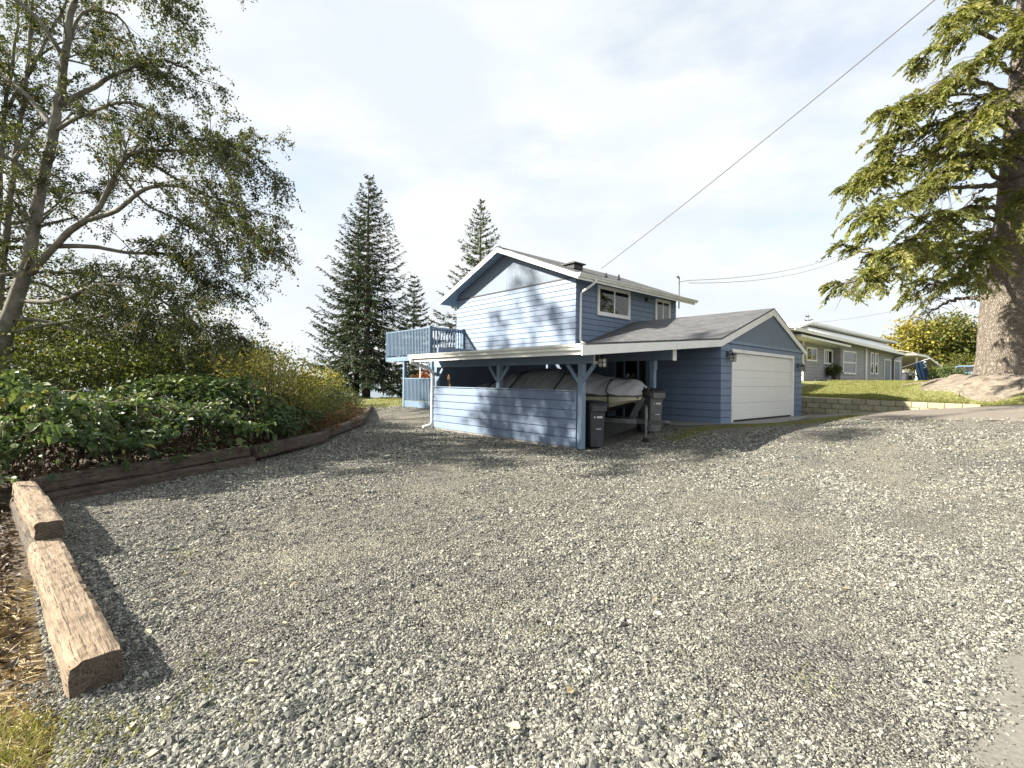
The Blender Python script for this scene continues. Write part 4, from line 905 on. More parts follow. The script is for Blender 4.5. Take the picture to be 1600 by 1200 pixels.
clumps('hazel_bush', 'light green bush peeking over the middle of the bramble thicket', 'bush', (-9.0, 10.6, gz(-9, 10.6)), [(0, 0, 1.6, 1.4, 1.1, .75), (1.2, .4, 1.5, 1.0, 1.0, .7)], 170, 40, .085, m_hazel, 64, spread=.22, stemn=.2)
clumps('hazel_bush', 'broad green bush in shade left behind the brambles', 'bush', (-12.3, 12.6, gz(-12.3, 12.6)), [(0, 0, 2.0, 2.0, 1.3, 1.3), (2.4, .5, 1.9, 1.4, 1.2, 1.1)], 190, 42, .09, m_olive, 65, spread=.27, stemn=.15)
clumps('hazel_bush', 'green bush filling the gap left of the yellow-leaved shrub', 'bush', (-7.9, 13.6, gz(-7.9, 13.6)), [(0, 0, 1.7, 1.3, 1.1, .95)], 110, 40, .085, m_hazel, 66, spread=.22, stemn=.2)
clumps('autumn_shrub', 'red and orange shrub seen through the porch', 'shrub', (*tow(-19.5, 8.2), 0), [(0, 0, 1.9, 1.0, 1.2, .55), (-.8, .5, 1.2, 1, 1, .8)], 60, 36, .10, leafmat('autumn_red_leaf', [(0, (.20, .05, .02)), (.5, (.38, .10, .04)), (1, (.45, .25, .05))], .4), 63, spread=.25)
# ------------------------------------------------------------------ conifers
m_needle = leafmat('spruce_needles', [(0, (.020, .036, .019)), (.5, (.045, .070, .034)), (.85, (.078, .105, .045)), (1, (.13, .15, .06))], .12, .6, .3)
m_needle2 = leafmat('young_fir_needles', [(0, (.045, .066, .022)), (.5, (.085, .115, .038)), (1, (.14, .165, .055))], .15, .6, .3)
m_conbark = M('conifer_bark', (.13, .105, .08), (.06, .048, .038), 5, .95, .02, 16)
def conifer(name, label, base, H, R, seed, whorls, per, mat, z0=.06, droop=1.0, twig=1.0, trunk=.28, up_top=.55, lean=(0, 0), width=.075, shape=.85, bare=0):
    r = np.random.default_rng(seed); root = empty(name, base, 0, label, 'tree', 'conifers behind the house'); tb = MB(); br = MB(); LP, LD, LN, LL, LW = [], [], [], [], []
    ax = lambda z: np.array([lean[0]*z/H, lean[1]*z/H, z])
    zz = np.linspace(0, H, 14); tb.tube([ax(z) for z in zz], [max(.012, trunk*(1-z/H)**.85) for z in zz], 8)
    for wv in range(whorls):
        t = z0+(1-z0)*((wv+r.uniform(-.25, .25))/whorls); t = min(max(t, .02), .985); Rl = R*(1-t)**shape*min(1, .62+t*2.4)
        for k in range(per if t < .9 else max(3, per-2)):
            az = 2*math.pi*(k+r.uniform(-.35, .35))/per+wv*1.3; L = Rl*r.uniform(.72, 1.12)+.08; dh = np.array([math.cos(az), math.sin(az), 0]); sidev = np.array([-dh[1], dh[0], 0])
            e0 = up_top*(t**1.1)-.30*(1-t)*droop; sag = -.20*(1-t)*droop*L; a = ax(t*H)
            C = cat([a, a+dh*L*.35+np.array([0, 0, e0*L*.35+sag*.45]), a+dh*L*.70+np.array([0, 0, e0*L*.7+sag*.75]), a+dh*L+np.array([0, 0, e0*L+sag*.35+.10*L])], 9)
            br.tube(C, list(np.linspace(max(.008, .022*L*.45), .004, 9)), 4, False)
            nt = int((6+L*9)*twig)
            for q in range(nt):
                f = r.uniform(.10 if t > .3 else .2, 1); kk = min(7, int(f*8)); p = C[kk]+(C[kk+1]-C[kk])*(f*8-kk); d = unit(C[kk+1]-C[kk]); s = r.choice([-1, 1])
                tl = (.10+.21*L*(1-f*.75)*r.uniform(.5, 1.1))*min(1, .35+f*3)
                td = unit(d*.65+sidev*s*r.uniform(.5, 1.05)+np.array([0, 0, -.42*droop*r.uniform(.2, 1.3)]))
                nn = max(1, int(tl/.15))
                for w in range(nn):
                    LP.append(p+td*tl*w/nn+np.array([0, 0, -.04*tl*w/nn])); LD.append(td+r.normal(0, .16, 3)+np.array([0, 0, -.16*w/nn*droop])); LL.append(tl/nn*1.35+.05); LW.append(width*r.uniform(.7, 1.35)); LN.append(np.array([0, 0, 1.])+r.normal(0, .35, 3))
                    if r.random() < .6:
                        LP.append(p+td*tl*w/nn); LD.append(td*.6+np.array([0, 0, -.75])+r.normal(0, .25, 3)); LL.append(.10+.09*r.random()); LW.append(width*.8); LN.append(rv(r)[0])
    LP = np.array(LP); n = len(LP); tnt = np.clip(.42+r.normal(0, .17, n)+.18*np.sin(LP[:, 2]*1.9)*np.sin(LP[:, 0]*1.7+LP[:, 1]), 0, 1)
    foliage('crown', root, [leaves(LP, np.array(LD), np.array(LN), np.array(LL), np.array(LW), tnt, .12)], mat)
    tb.build('trunk', m_conbark, root, smooth=True); br.build('branches', m_conbark, root, smooth=True); return n
def cb(px, py, Y): p = at(px, py, Y); return (p.x, p.y, gz(p.x, p.y)-.1)
def topH(base, px, py, Y): return at(px, py, Y).z-base[2]
b1 = cb(572, 627, 34); n1_ = conifer('spruce_tree', 'tallest dark spruce with twin stems standing on the back lawn', b1, topH(b1, 580, 272, 34), 5.3, 71, 35, 7, m_needle, .10, 1.05, 1.2, .30, .62, width=.09)
b2 = cb(557, 627, 35.2); conifer('spruce_tree', 'shorter second stem close behind the tallest spruce', b2, topH(b2, 556, 335, 35.2), 4.2, 72, 26, 6, m_needle, .10, 1.0, 1.3, .22, .6, width=.095)
b3 = cb(645, 620, 40); conifer('spruce_tree', 'small spruce above the balcony right of the tallest spruce', b3, topH(b3, 645, 428, 40), 3.5, 73, 26, 6, m_needle, .05, .9, 1.5, .16, .55, width=.095)
b4 = cb(748, 610, 38); conifer('fir_tree', 'light green young fir with a thin tip behind the gable', b4, topH(b4, 748, 308, 38), 6.6, 74, 34, 6, m_needle2, .05, .5, 1.4, .2, .45, width=.085, shape=1.05)
b5 = cb(1262, 590, 60); conifer('fir_tree', 'distant fir tip showing over the neighbouring roof', b5, topH(b5, 1258, 488, 60), 3.0, 75, 16, 5, m_needle, .1, .6, .7, .2, .4, width=.14)
print('spruce leaves', n1_)

# ---- the big tree at the right
m_bigneedle = leafmat('hemlock_sprays', [(0, (.075, .09, .026)), (.4, (.15, .17, .042)), (.8, (.27, .27, .075)), (1, (.38, .33, .18))], .33, .6, .3)
def barkmat():
    m = bpy.data.materials.new('plated_bark'); m.use_nodes = True; nt = m.node_tree; b = nt.nodes['Principled BSDF']; tcn = nt.nodes.new('ShaderNodeTexCoord'); v = tcn.outputs['Object']
    mp_ = nt.nodes.new('ShaderNodeMapping'); mp_.inputs['Scale'].default_value = (1, 1, .42); nt.links.new(v, mp_.inputs['Vector'])
    nz = nt.nodes.new('ShaderNodeTexNoise'); nz.inputs['Scale'].default_value = 6; nt.links.new(mp_.outputs[0], nz.inputs['Vector']); wv = mixc(nt, mp_.outputs[0], nz.outputs['Color'], .22)
    vo = nt.nodes.new('ShaderNodeTexVoronoi'); vo.feature = 'DISTANCE_TO_EDGE'; vo.inputs['Scale'].default_value = 24; nt.links.new(wv, vo.inputs['Vector'])
    col = ramp(nt, noise(nt, v, 9, 6, .7), [(.3, (.13, .108, .088)), (.7, (.27, .235, .195))]); edge = ramp(nt, vo.outputs['Distance'], [(0, (.55, .52, .49)), (.10, (1, 1, 1))]); col = mixc(nt, col, edge, 1., 'MULTIPLY')
    nt.links.new(col, b.inputs['Base Color']); b.inputs['Roughness'].default_value = .95
    bp = nt.nodes.new('ShaderNodeBump'); bp.inputs['Distance'].default_value = .03; bp.inputs['Strength'].default_value = 1; nt.links.new(ramp(nt, vo.outputs['Distance'], [(0, (0, 0, 0)), (.16, (1, 1, 1))]), bp.inputs['Height']); nt.links.new(bp.outputs[0], b.inputs['Normal']); return m
m_bigbark = barkmat()
m_rootbark = M('furrowed_bark', (.26, .22, .18), (.11, .09, .075), 5, .95, .045, 13, (1.6, 1.6, .55), dirt=(.20, .17, .13), dscale=1.5)
TY = 18.; tp = at(1569, 592, TY); tz = 1.90
big = empty('hemlock_tree', (tp.x, tp.y, tz), 0, 'massive old conifer with a flared trunk on the root mound at right', 'tree'); B0 = np.array([tp.x, tp.y, tz]); r = np.random.default_rng(81)
zc = np.r_[-.35, -.1, .1, .3, .6, 1, 1.6, 2.4, 3.2, 4.2, 5.5, 7, 9, 11, 13, 15, 17]; rc = np.interp(zc, [-.35, 0, .25, .6, 1.2, 2.4, 4, 5, 6, 8, 11, 14, 17], [.98, .90, .85, .82, .80, .78, .73, .62, .50, .40, .30, .20, .06])
lean = lambda z: np.array([.030*z+.0006*z*z, 0, z]); NS = 40; V = []
for z, q in zip(zc, rc):
    for j in range(NS):
        a = 2*math.pi*j/NS; fl = math.exp(-max(0, z)/.55); rr = q*.93*(1+.05*math.sin(3*a+z*.7)+.035*math.sin(7*a+1.3*z)+fl*(.10*math.sin(5*a+.6)+.07*math.sin(9*a+2))+r.normal(0, .010)); c = lean(z); V.append((c[0]+rr*math.cos(a), c[1]+rr*math.sin(a), c[2]))
Fc = [(i*NS+j, i*NS+(j+1) % NS, (i+1)*NS+(j+1) % NS, (i+1)*NS+j) for i in range(len(zc)-1) for j in range(NS)]
link('trunk', npmesh('trunk', V, Fc, m_bigbark, True), big)
for k in range(22):   # surface roots
    a = rad(130+k*14+r.uniform(-8, 8)); L = r.uniform(.8, 2.6); pts = []
    for f in np.linspace(.25, 1, 9):
        x = B0[0]+math.cos(a+.5*(f-.3)*math.sin(k*2.))*L*f+math.cos(a)*.55; y = B0[1]+math.sin(a+.5*(f-.3)*math.sin(k*2.))*L*f+math.sin(a)*.55
        l = tol(x, y); z = float(lawn_z(l[0], l[1])) if l[1] > 13.15 else gz(x, y); pts.append((x-B0[0], y-B0[1], z-B0[2]+.05*math.sin(f*9+k)+.03))
    MB().tube(pts, list(np.linspace(.15, .025, 9)*r.uniform(.45, 1.1)), 7).build('root', m_rootbark, big, smooth=True)
# bare root mound round the trunk
ma = np.linspace(0, 2*math.pi, 49); mr = np.linspace(.0, 1, 15); MX, MY = [], []
c0 = tol(B0[0], B0[1]); MV = []
for rr in mr:
    for a in ma[:-1]:
        Rm = (2.3+.45*math.sin(3*a+1)+.3*math.sin(7*a))*(1.35 if math.cos(a-1.0) > .2 else 1)*rr; lx2 = float(c0[0])+Rm*math.cos(a)*1.15; ly2 = max(13.3+.12*math.sin(9*a), float(c0[1])-.3+Rm*math.sin(a)*1.0); x2, y2 = tow(lx2, ly2); MV.append((x2, y2, float(lawn_z(lx2, ly2))+.05*math.sin(lx2*5)*math.sin(ly2*6)*(1-rr)+.11*(1-rr**6)-.03))
MF = [(i*48+j, i*48+(j+1) % 48, (i+1)*48+(j+1) % 48, (i+1)*48+j) for i in range(14) for j in range(48)]
tag(link('root_mound', npmesh('root_mound', MV, MF, M('dusty_soil', (.26, .225, .18), (.12, .10, .08), 4, .95, .05, 9, dirt=(.12, .085, .06), dscale=3.5), True)), kind='structure')
limbs = []
def pb_(pts, Y1, r0=.09): limbs.append((np.array([tuple(q) for q in pl(pts, TY, Y1+2)])-B0, r0))
for pts, Y1 in [([(1565, 395), (1490, 383), (1420, 392), (1370, 398), (1303, 380)], 18.6), ([(1562, 402), (1480, 395), (1430, 408), (1380, 425), (1308, 448)], 12.0), ([(1572, 288), (1530, 255), (1500, 225), (1440, 245), (1380, 265), (1346, 275)], 15.2),
                ([(1570, 295), (1500, 290), (1440, 308), (1390, 322), (1350, 335)], 12.0), ([(1578, 205), (1520, 178), (1460, 196), (1400, 212), (1378, 226)], 15.6), ([(1580, 150), (1520, 128), (1460, 148), (1402, 188)], 14.4),
                ([(1582, 75), (1530, 52), (1490, 58), (1450, 84), (1428, 108)], 16.2), ([(1585, 25), (1550, 0), (1515, 8), (1482, 28)], 15.0), ([(1558, 440), (1500, 444), (1450, 446), (1418, 474)], 19.0), ([(1555, 468), (1510, 466), (1470, 478), (1440, 500)], 19.6),
                ([(1572, 350), (1520, 336), (1460, 332), (1400, 345), (1345, 368)], 18.4), ([(1570, 330), (1530, 320), (1480, 340), (1430, 372), (1395, 405)], 12.0), ([(1575, 240), (1540, 235), (1490, 255), (1450, 290)], 13.4), ([(1580, 180), (1550, 165), (1520, 180), (1500, 215)], 13.2),
                ([(1582, 110), (1550, 95), (1510, 105), (1470, 135)], 13.8), ([(1585, 40), (1560, 20), (1520, 20), (1480, 40)], 13.8), ([(1590, -40), (1550, -60), (1520, -50), (1495, -20)], 15.4), ([(1568, 380), (1545, 375), (1520, 400), (1500, 440)], 13.6),
                ([(1575, 310), (1590, 300), (1610, 310), (1630, 340)], 13.3), ([(1580, 220), (1600, 205), (1620, 220), (1650, 260)], 13.2), ([(1585, 130), (1605, 120), (1630, 140), (1660, 180)], 13.6), ([(1588, 50), (1610, 40), (1640, 60), (1680, 90)], 13.8)]: pb_(pts, Y1)
for li, (C_, r_) in enumerate(list(limbs[:18])):
    if li in (0, 1, 3, 6, 7, 8, 9, 10, 11, 15, 16, 17): continue
    J = C_.copy(); J[1:] += r.normal(0, 1, (len(J)-1, 3))*np.array([.35, .9, .30]); limbs.append((J, r_*.6))
NVIS = len(limbs)
for k in range(26):     # unseen sides and top
    z = r.uniform(4.4, 16); a = r.uniform(-1.9, 1.9); L = 4.6*(1-z/18.5)+.6; c = lean(z); d = np.array([math.cos(a), math.sin(a), 0]); limbs.append((np.array([c, c+d*L*.35+[0, 0, .25], c+d*L*.7+[0, 0, .1], c+d*L+[0, 0, -.35*L*.5]]), .07))
LP, LD, LN, LL, LW, LT = [], [], [], [], [], []; lb = MB()
for li, (C0, r0) in enumerate(limbs):
    n = 26; C = cat(C0, n); C[1:] += r.normal(0, .035, (n-1, 3)); lb.tube(C, list(np.linspace(r0, .012, n)), 7); Ltot = np.linalg.norm(np.diff(C, axis=0), axis=1).sum()
    for q in range(int(Ltot*(7.2 if li < NVIS else 4))):
        f = r.uniform(.16, 1)**.75; k = min(n-2, int(f*(n-1))); p = C[k]; d = unit(C[k+1]-C[k]); sv = unit(np.cross(d, [0, 0, 1])); s = r.choice([-1, 1]); bl_ = r.uniform(.35, 1.5)*(1.2-.55*f)
        bd = unit(d*.75+sv*s*r.uniform(.25, 1)+np.array([0, 0, r.uniform(-.55, .55)])); S_ = cat([p, p+bd*bl_*.5+[0, 0, .02], p+bd*bl_+[0, 0, -.34*bl_]], 6); lb.tube(S_, list(np.linspace(.014, .004, 6)), 4, False); tv = r.normal(0, .13)
        if math.sin(p[0]*2.3+li)*math.sin(p[2]*2.9+p[1]) < -.45: continue
        for w in range(int(7+bl_*12)):
            g = r.uniform(.1, 1); m = min(4, int(g*5)); tp_ = S_[m]+(S_[m+1]-S_[m])*(g*5-m); sd2 = unit(np.cross(unit(S_[m+1]-S_[m]), [0, 0, 1.])); td = unit(unit(S_[m+1]-S_[m])*.8+sd2*r.choice([-1, 1])*r.uniform(.3, 1)+np.array([0, 0, -.38*r.random()])); tl = r.uniform(.14, .36)
            for h in range(3):
                u0 = h/3.; LP.append(tp_+td*tl*u0); LD.append(td+r.normal(0, .28, 3)+np.array([0, 0, -.22*u0])); LL.append(tl*.55); LW.append(r.uniform(.05, .09)); LN.append(np.array([0, 0, 1.])+r.normal(0, .4, 3)); LT.append(.46+tv+r.normal(0, .14))
                LP.append(tp_+td*tl*(u0+.1)); LD.append(td*.7+sd2*r.choice([-1, 1])*.9+r.normal(0, .25, 3)+np.array([0, 0, -.25])); LL.append(.09+.07*r.random()); LW.append(r.uniform(.03, .05)); LN.append(np.array([0, 0, 1.])+r.normal(0, .5, 3)); LT.append(.46+tv+r.normal(0, .14))
LP = np.array(LP); print('big sprays', len(LP))
foliage('crown', big, [leaves(LP, np.array(LD), np.array(LN), np.array(LL), np.array(LW), np.clip(LT, 0, 1), .15)], m_bigneedle)
lb.build('branches', m_conbark, big, smooth=True)

# maples and shrubs at right
m_maple = leafmat('maple_leaf', [(0, (.045, .065, .018)), (.35, (.085, .105, .028)), (.7, (.22, .20, .035)), (1, (.46, .35, .05))], .35)
def P3(px, py, Y): p = at(px, py, Y); return p
q = P3(1470, 590, 64); mb_ = (q.x, q.y, 1.9)
clumps('maple_tree', 'broad maple turning yellow behind the neighbouring carport', 'tree', mb_, [(-3.3, 0, 5.0, 3.4, 3.2, 3.2), (.8, .5, 5.6, 3.8, 3.6, 3.6), (3.5, 0, 4.2, 3.1, 3.1, 3.4), (-.7, -.8, 2.6, 4, 3, 2.2)], 380, 44, .34, m_maple, 91, spread=.66, tintf=lambda c: -.05*(c[0])+.04*(c[2]-5.4)-.06, ratio=.85, bark=m_conbark, stemn=.25)
q = P3(1600, 580, 34); clumps('maple_tree', 'orange-leaved small tree right of the massive trunk', 'tree', (q.x+1.2, q.y, 1.9), [(0, 0, 2.2, 1.6, 1.6, 1.2), (.2, 0, 3.8, 1.4, 1.4, 1.0)], 90, 40, .18, m_maple, 92, spread=.35, tintf=lambda c: .35, ratio=.8, stemn=.25)
m_shrub = leafmat('garden_shrub_leaf', [(0, (.04, .06, .02)), (.5, (.08, .11, .035)), (1, (.16, .18, .05))], .3)
for px, py, Y, rx, h, sd, mt, lab in [(1456, 598, 41.6, .85, 1.35, 93, leafmat('pale_shrub_leaf', [(0, (.09, .11, .03)), (.5, (.18, .20, .05)), (1, (.30, .28, .08))], .35), 'pale green shrub beneath the hanging flag'), (1482, 600, 39, .85, 1.25, 94, m_shrub, 'dark rounded shrub between the flag and the car'), (1510, 560, 56, 1.7, 3.6, 95, m_maple, 'lime green shrub behind the parked car'),
                                      (1302, 596, 31.6, .28, 1.1, 96, m_shrub, 'small dark shrub against the neighbouring grey wall'), (1551, 588, 21, .5, .55, 97, m_shrub, 'low green tuft at the left foot of the massive trunk')]:
    q = P3(px, py, Y); clumps('garden_shrub', lab, 'shrub', (q.x, q.y, 1.85), [(0, 0, h*.55, rx, rx, h*.5)], 46, 34, .09 if rx < .6 else .14, mt, sd, spread=.2*rx+.06)

# ------------------------------------------------------------------ neighbouring house
NO = (17.6, 29.7); NA = rad(90-53); nb = empty('neighbouring_house', (*NO, 0), NA, 'long low grey neighbouring house with layered flat roofs and white trim', 'house')
m_grey = M('grey_siding_paint', (.345, .335, .345), (.295, .287, .297), 2, .7, .001, 30); m_nroof = M('flat_roofing', (.30, .29, .26), (.22, .21, .19), 3, .9, .004, 30)
m_greydoor = M('grey_door_paint', (.22, .25, .30), None, 3, .6)
def lapwall(name, p, q, z0, z1, mat):
    """front faces local -y side of p->q"""
    p = Vector((*p, 0)); q = Vector((*q, 0)); d = (q-p).normalized(); o = Vector((d.y, -d.x, 0)); b = MB(); z = z0; e = .2
    b.add([p+Vector((0, 0, z0)), q+Vector((0, 0, z0)), q+Vector((0, 0, z1)), p+Vector((0, 0, z1))], [(0, 1, 2, 3)])
    while z < z1-.02:
        zt = min(z1, z+e-.02); b.add([p+o*.035+Vector((0, 0, z)), q+o*.035+Vector((0, 0, z)), q+o*.012+Vector((0, 0, zt)), p+o*.012+Vector((0, 0, zt)), p+Vector((0, 0, z)), q+Vector((0, 0, z)), p+Vector((0, 0, zt)), q+Vector((0, 0, zt))], [(0, 1, 2, 3), (4, 5, 1, 0), (3, 2, 7, 6)]); z += e
    return b.build(name, mat, nb)
YN = -.4
lapwall('wall', (0, 0), (4.7, 0), 1.75, 4.6, m_grey); lapwall('wall', (4.7, .0), (4.7, YN), 1.75, 4.6, m_grey); lapwall('wall', (4.7, YN), (9.2, YN), 1.75, 4.5, m_grey)
lapwall('wall', (9.2, YN), (17.4, YN), 1.75, 4.25, m_grey); lapwall('wall', (0, 8), (0, 0), 1.75, 4.6, m_grey); lapwall('wall', (17.4, YN), (17.4, 8), 1.75, 4.2, m_grey)
MB().box(9.1, 9.35, YN-.09, YN-.037, 1.75, 4.5).build('corner_board', m_white, nb); MB().box(-.04, .10, -.06, -.036, 1.75, 4.6).build('corner_board', m_white, nb)
def nwin(x0, x1, z0, z1, y, hor=False, name='window'):
    t = .10; f = MB().box(x0, x1, y-.08, y-.036, z0, z0+t).box(x0, x1, y-.08, y-.036, z1-t, z1).box(x0, x0+t, y-.08, y-.036, z0+t, z1-t).box(x1-t, x1, y-.08, y-.036, z0+t, z1-t)
    if hor: f.box(x0+t, x1-t, y-.078, y-.038, (z0+z1)/2-.035, (z0+z1)/2+.035)
    else: f.box((x0+x1)/2-.035, (x0+x1)/2+.035, y-.078, y-.038, z0+t, z1-t)
    o = f.build(name, m_white, nb); MB().box(x0+t, x1-t, y-.0375, y-.0365, z0+t, z1-t).build('window_recess', m_dark, o)
    MB().box(x0+t, x1-t, y-.050, y-.046, z0+t, z1-t).build('pane', m_glass, o)
nwin(.46, 1.96, 3.12, 3.98, 0); nwin(3.0, 4.4, 3.02, 3.98, 0); nwin(5.0, 7.3, 2.42, 3.98, YN, True); nwin(10.1, 10.75, 2.5, 4.1, YN, True); nwin(11.0, 11.65, 2.5, 4.1, YN, True)
for a in (13.1, 15.4):
    o = MB().box(a, a+1.35, YN-.055, YN-.037, 1.8, 3.62).build('door', m_greydoor, nb); MB().box(a-.1, a, YN-.07, YN-.037, 1.8, 3.72).box(a+1.35, a+1.45, YN-.07, YN-.037, 1.8, 3.72).box(a, a+1.35, YN-.07, YN-.037, 3.63, 3.72).build('door_frame', m_white, o)
lz = lambda x: 4.82-.03*(x+3.4)
MB().prism([(-3.4, -1.0, lz(-3.4)), (16.0, -1.0, lz(16)), (16.0, -1.0, lz(16)-.05), (-3.4, -1.0, lz(-3.4)-.05)], (0, 9, 0)).build('lower_roof', m_nroof, nb)
MB().prism([(-3.4, -1.03, lz(-3.4)+.02), (16.0, -1.03, lz(16)+.02), (16.0, -1.03, lz(16)-.17), (-3.4, -1.03, lz(-3.4)-.17)], (0, .028, 0)).prism([(16.001, -1.0, lz(16)+.02), (16.001, 8, lz(16)+.02), (16.001, 8, lz(16)-.17), (16.001, -1.0, lz(16)-.17)], (.025, 0, 0)).build('fascia', m_white, nb)
MB().prism([(-3.39, -.99, lz(-3.4)-.10), (15.99, -.99, lz(16)-.10), (15.99, -.99, lz(16)-.12), (-3.39, -.99, lz(-3.4)-.12)], (0, 8.9, 0)).build('soffit', M('soffit_grey', (.42, .41, .38), None, 4, .8), nb)
MB().prism([(-2.4, -.95, 4.50), (4.9, -.95, 4.26), (4.9, -.95, 4.14), (-2.4, -.95, 4.38)], (0, .94, 0)).build('porch_roof', m_white, nb)
MB().add([(.0, -.75, lz(0)+.03), (16.0, -.75, lz(16)+.03), (17.6, .75, 5.20), (2.2, .75, 5.48), (.0, 7, lz(0)+.03), (16.0, 7, lz(16)+.03), (17.6, 7, 5.20), (2.2, 7, 5.48)], [(0, 1, 2, 3), (1, 5, 6, 2), (0, 3, 7, 4), (3, 2, 6, 7), (4, 5, 1, 0)]).build('sloped_roof', m_white, nb)
MB().prism([(.3, .3, 5.16), (2.2, .3, 5.56), (19.0, .3, 5.28), (19.0, .3, 5.42), (2.2, .3, 5.71), (.3, .3, 5.30)], (0, 7, 0)).build('upper_roof', m_white, nb)
MB().tube([(15.9, -.95, 4.1), (15.2, -.6, 3.95), (14.95, YN-.1, 3.8), (14.95, YN-.1, 1.8)], .05, 6).build('downspout', m_darkmetal, nb)
MB().tube([(-.12, -.1, 4.5), (-.12, -.1, 1.8)], .05, 6).build('downspout', m_white, nb)
# rocks and slabs in the flower bed below
for k in range(7):
    l = Vector((math.cos(NA), math.sin(NA))); s = .8+k*.75; x, y = NO[0]+l.x*s+.5*l.y, NO[1]+l.y*s-.5*l.x
    b = MB().tube([(0, 0, 0), (0, 0, .1), (.01, 0, .18)], [.16+.05*(k % 3), .18, .07], 7); o = b.build('border_stone', m_conc); o.location = (x, y, 1.87); o.rotation_euler = (0, 0, k*1.1); tag(o, ['first', 'second', 'third', 'fourth', 'fifth', 'sixth', 'last'][k]+' border stone from the garage side below the neighbouring windows', 'stone', 'border stones below the neighbouring windows')

# neighbouring carport with brick chimney, white panel, posts
q = P3(1408, 598, 47); cpz = 1.85
nc = empty('neighbouring_carport', (q.x, q.y, cpz), NA, 'low pitched open carport beyond the grey house with brick chimney', 'carport')
MB().prism([(-.5, -1.2, 2.75), (3.6, -1.2, 2.70), (8.6, -1.2, 1.85), (8.6, -1.2, 1.97), (3.6, -1.2, 2.84), (-.5, -1.2, 2.90)], (0, 9, 0)).build('roof', M('pale_roofing', (.40, .38, .33), None, 4, .9), nc)
MB().prism([(-.5, -1.23, 2.72), (3.6, -1.23, 2.66), (8.6, -1.23, 1.80), (8.6, -1.23, 1.98), (3.6, -1.23, 2.85), (-.5, -1.23, 2.92)], (0, .025, 0)).build('fascia', m_white, nc)
MB().prism([(-.4, -1.1, 2.95), (3.2, -1.1, 2.9), (2.6, 2.5, 3.75), (-.4, 2.5, 3.8)], (0, 0, .05)).build('upper_roof', M('pale_roofing', (.4, .4, .4)), nc)
MB().box(.8, 3.4, 2.5, 3.4, 2.9, 4.5).build('chimney', M('chimney_brick', (.30, .17, .12), (.22, .12, .09), 12, .9), nc)
MB().box(.6, 3.6, 2.4, 3.5, 4.501, 4.57).build('chimney_cap', m_conc, nc)
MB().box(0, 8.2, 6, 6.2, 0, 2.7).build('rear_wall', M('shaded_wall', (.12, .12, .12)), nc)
MB().box(1.6, 3.3, .2, .3, 0, 1.5).build('white_panel', m_white, nc)
for xx in (.9, 3.4, 7.6): MB().box(xx-.06, xx+.06, -1.0, -.88, 0, 2.6 if xx < 5 else 1.95).build('post', m_white, nc)
for k, (px, Y) in enumerate(((1411, 45.5), (1420, 46))):
    q = P3(px, 598, Y); rb = empty('black_bin', (q.x, q.y, 1.86), NA, ['left of two black bins at the corner of the grey house', 'right of two black bins at the corner of the grey house'][k], 'bin', 'black bins by the grey house')
    loft([rrect(.6, .6, 0, .06), rrect(.72, .72, 1.0, .06)]).build('body', m_bin, rb); loft([rrect(.78, .78, 1.0, .06), rrect(.6, .6, 1.1, .1)]).build('lid', m_binlid, rb)
# flag on a slanted pole
q = P3(1438, 566, 40.5); fl = empty('flag', (q.x, q.y, q.z), 0, 'dark blue flag with paler stripes and white emblem on a slanted pole', 'flag')
m_fb = M('flag_navy', (.02, .04, .13), None, 5, .8); m_fs = M('flag_stripe', (.10, .19, .36), None, 5, .8); m_fw = M('flag_white', (.7, .72, .75), None, 5, .8)
MB().tube([(-1.6, .1, -.50), (.75, 0, .32)], .025, 6).build('pole', m_white, fl)
def fpt(u, v): # u along the pole 0..1, v down the cloth
    x = -.50+.98*u+.48*v*(1-u*.8); z = -.14+.37*u-1.75*v*(1.0-.05*u); return (x, .07*math.sin(u*9+v*3)-.02, z)
nu, nv = 24, 24
for k in range(nu-1):
    pass
fb = MB(); fsd = MB()
for a in range(nu):
    tgt = fsd if (a//3) % 2 == 1 and a < 18 else fb
    for c in range(nv):
        u0, u1, v0, v1 = a/nu, (a+1)/nu, c/nv, (c+1)/nv; tgt.add([fpt(u0, v0), fpt(u1, v0), fpt(u1, v1), fpt(u0, v1)], [(0, 1, 2, 3)])
fb.build('cloth', m_fb, fl); fsd.build('cloth_stripes', m_fs, fl)
sp = [(.93, .13), (.86, .08), (.78, .10), (.76, .17), (.84, .22), (.92, .27), (.90, .35), (.80, .37), (.73, .32)]
MB().tube([Vector(fpt(u, v))+Vector((0, -.03, 0)) for u, v in sp], .055, 6).build('emblem', m_fw, fl)
# parked car
q = P3(1522, 598, 40); car = empty('parked_car', (q.x, q.y, 1.86), rad(28), 'pale blue parked car half hidden behind the root mound', 'car')
m_car = M('car_blue_paint', (.16, .27, .40), (.15, .25, .38), 2, .25); prof = [(-2.15, .35), (-2.2, .75), (-2.1, .95), (-1.75, 1.02), (-1.35, 1.48), (-1.0, 1.55), (.35, 1.55), (.65, 1.48), (1.15, 1.0), (1.95, .88), (2.15, .7), (2.15, .35)]
body = MB()
def crow(sy, inset): return [(x_, sy*(.88-(.16 if z_ > 1.1 else 0)-inset), z_) for x_, z_ in prof]
Rr = [crow(-1, .06), crow(-1, 0), crow(1, 0), crow(1, .06)]; n = len(prof)
body.add([p for rr in Rr for p in rr], [(i*n+j, (i+1)*n+j, (i+1)*n+(j+1) % n, i*n+(j+1) % n) for i in range(3) for j in range(n)]+[tuple(range(n)), tuple(3*n+j for j in range(n-1, -1, -1))]); body.build('body', m_car, car, bevel=.03)
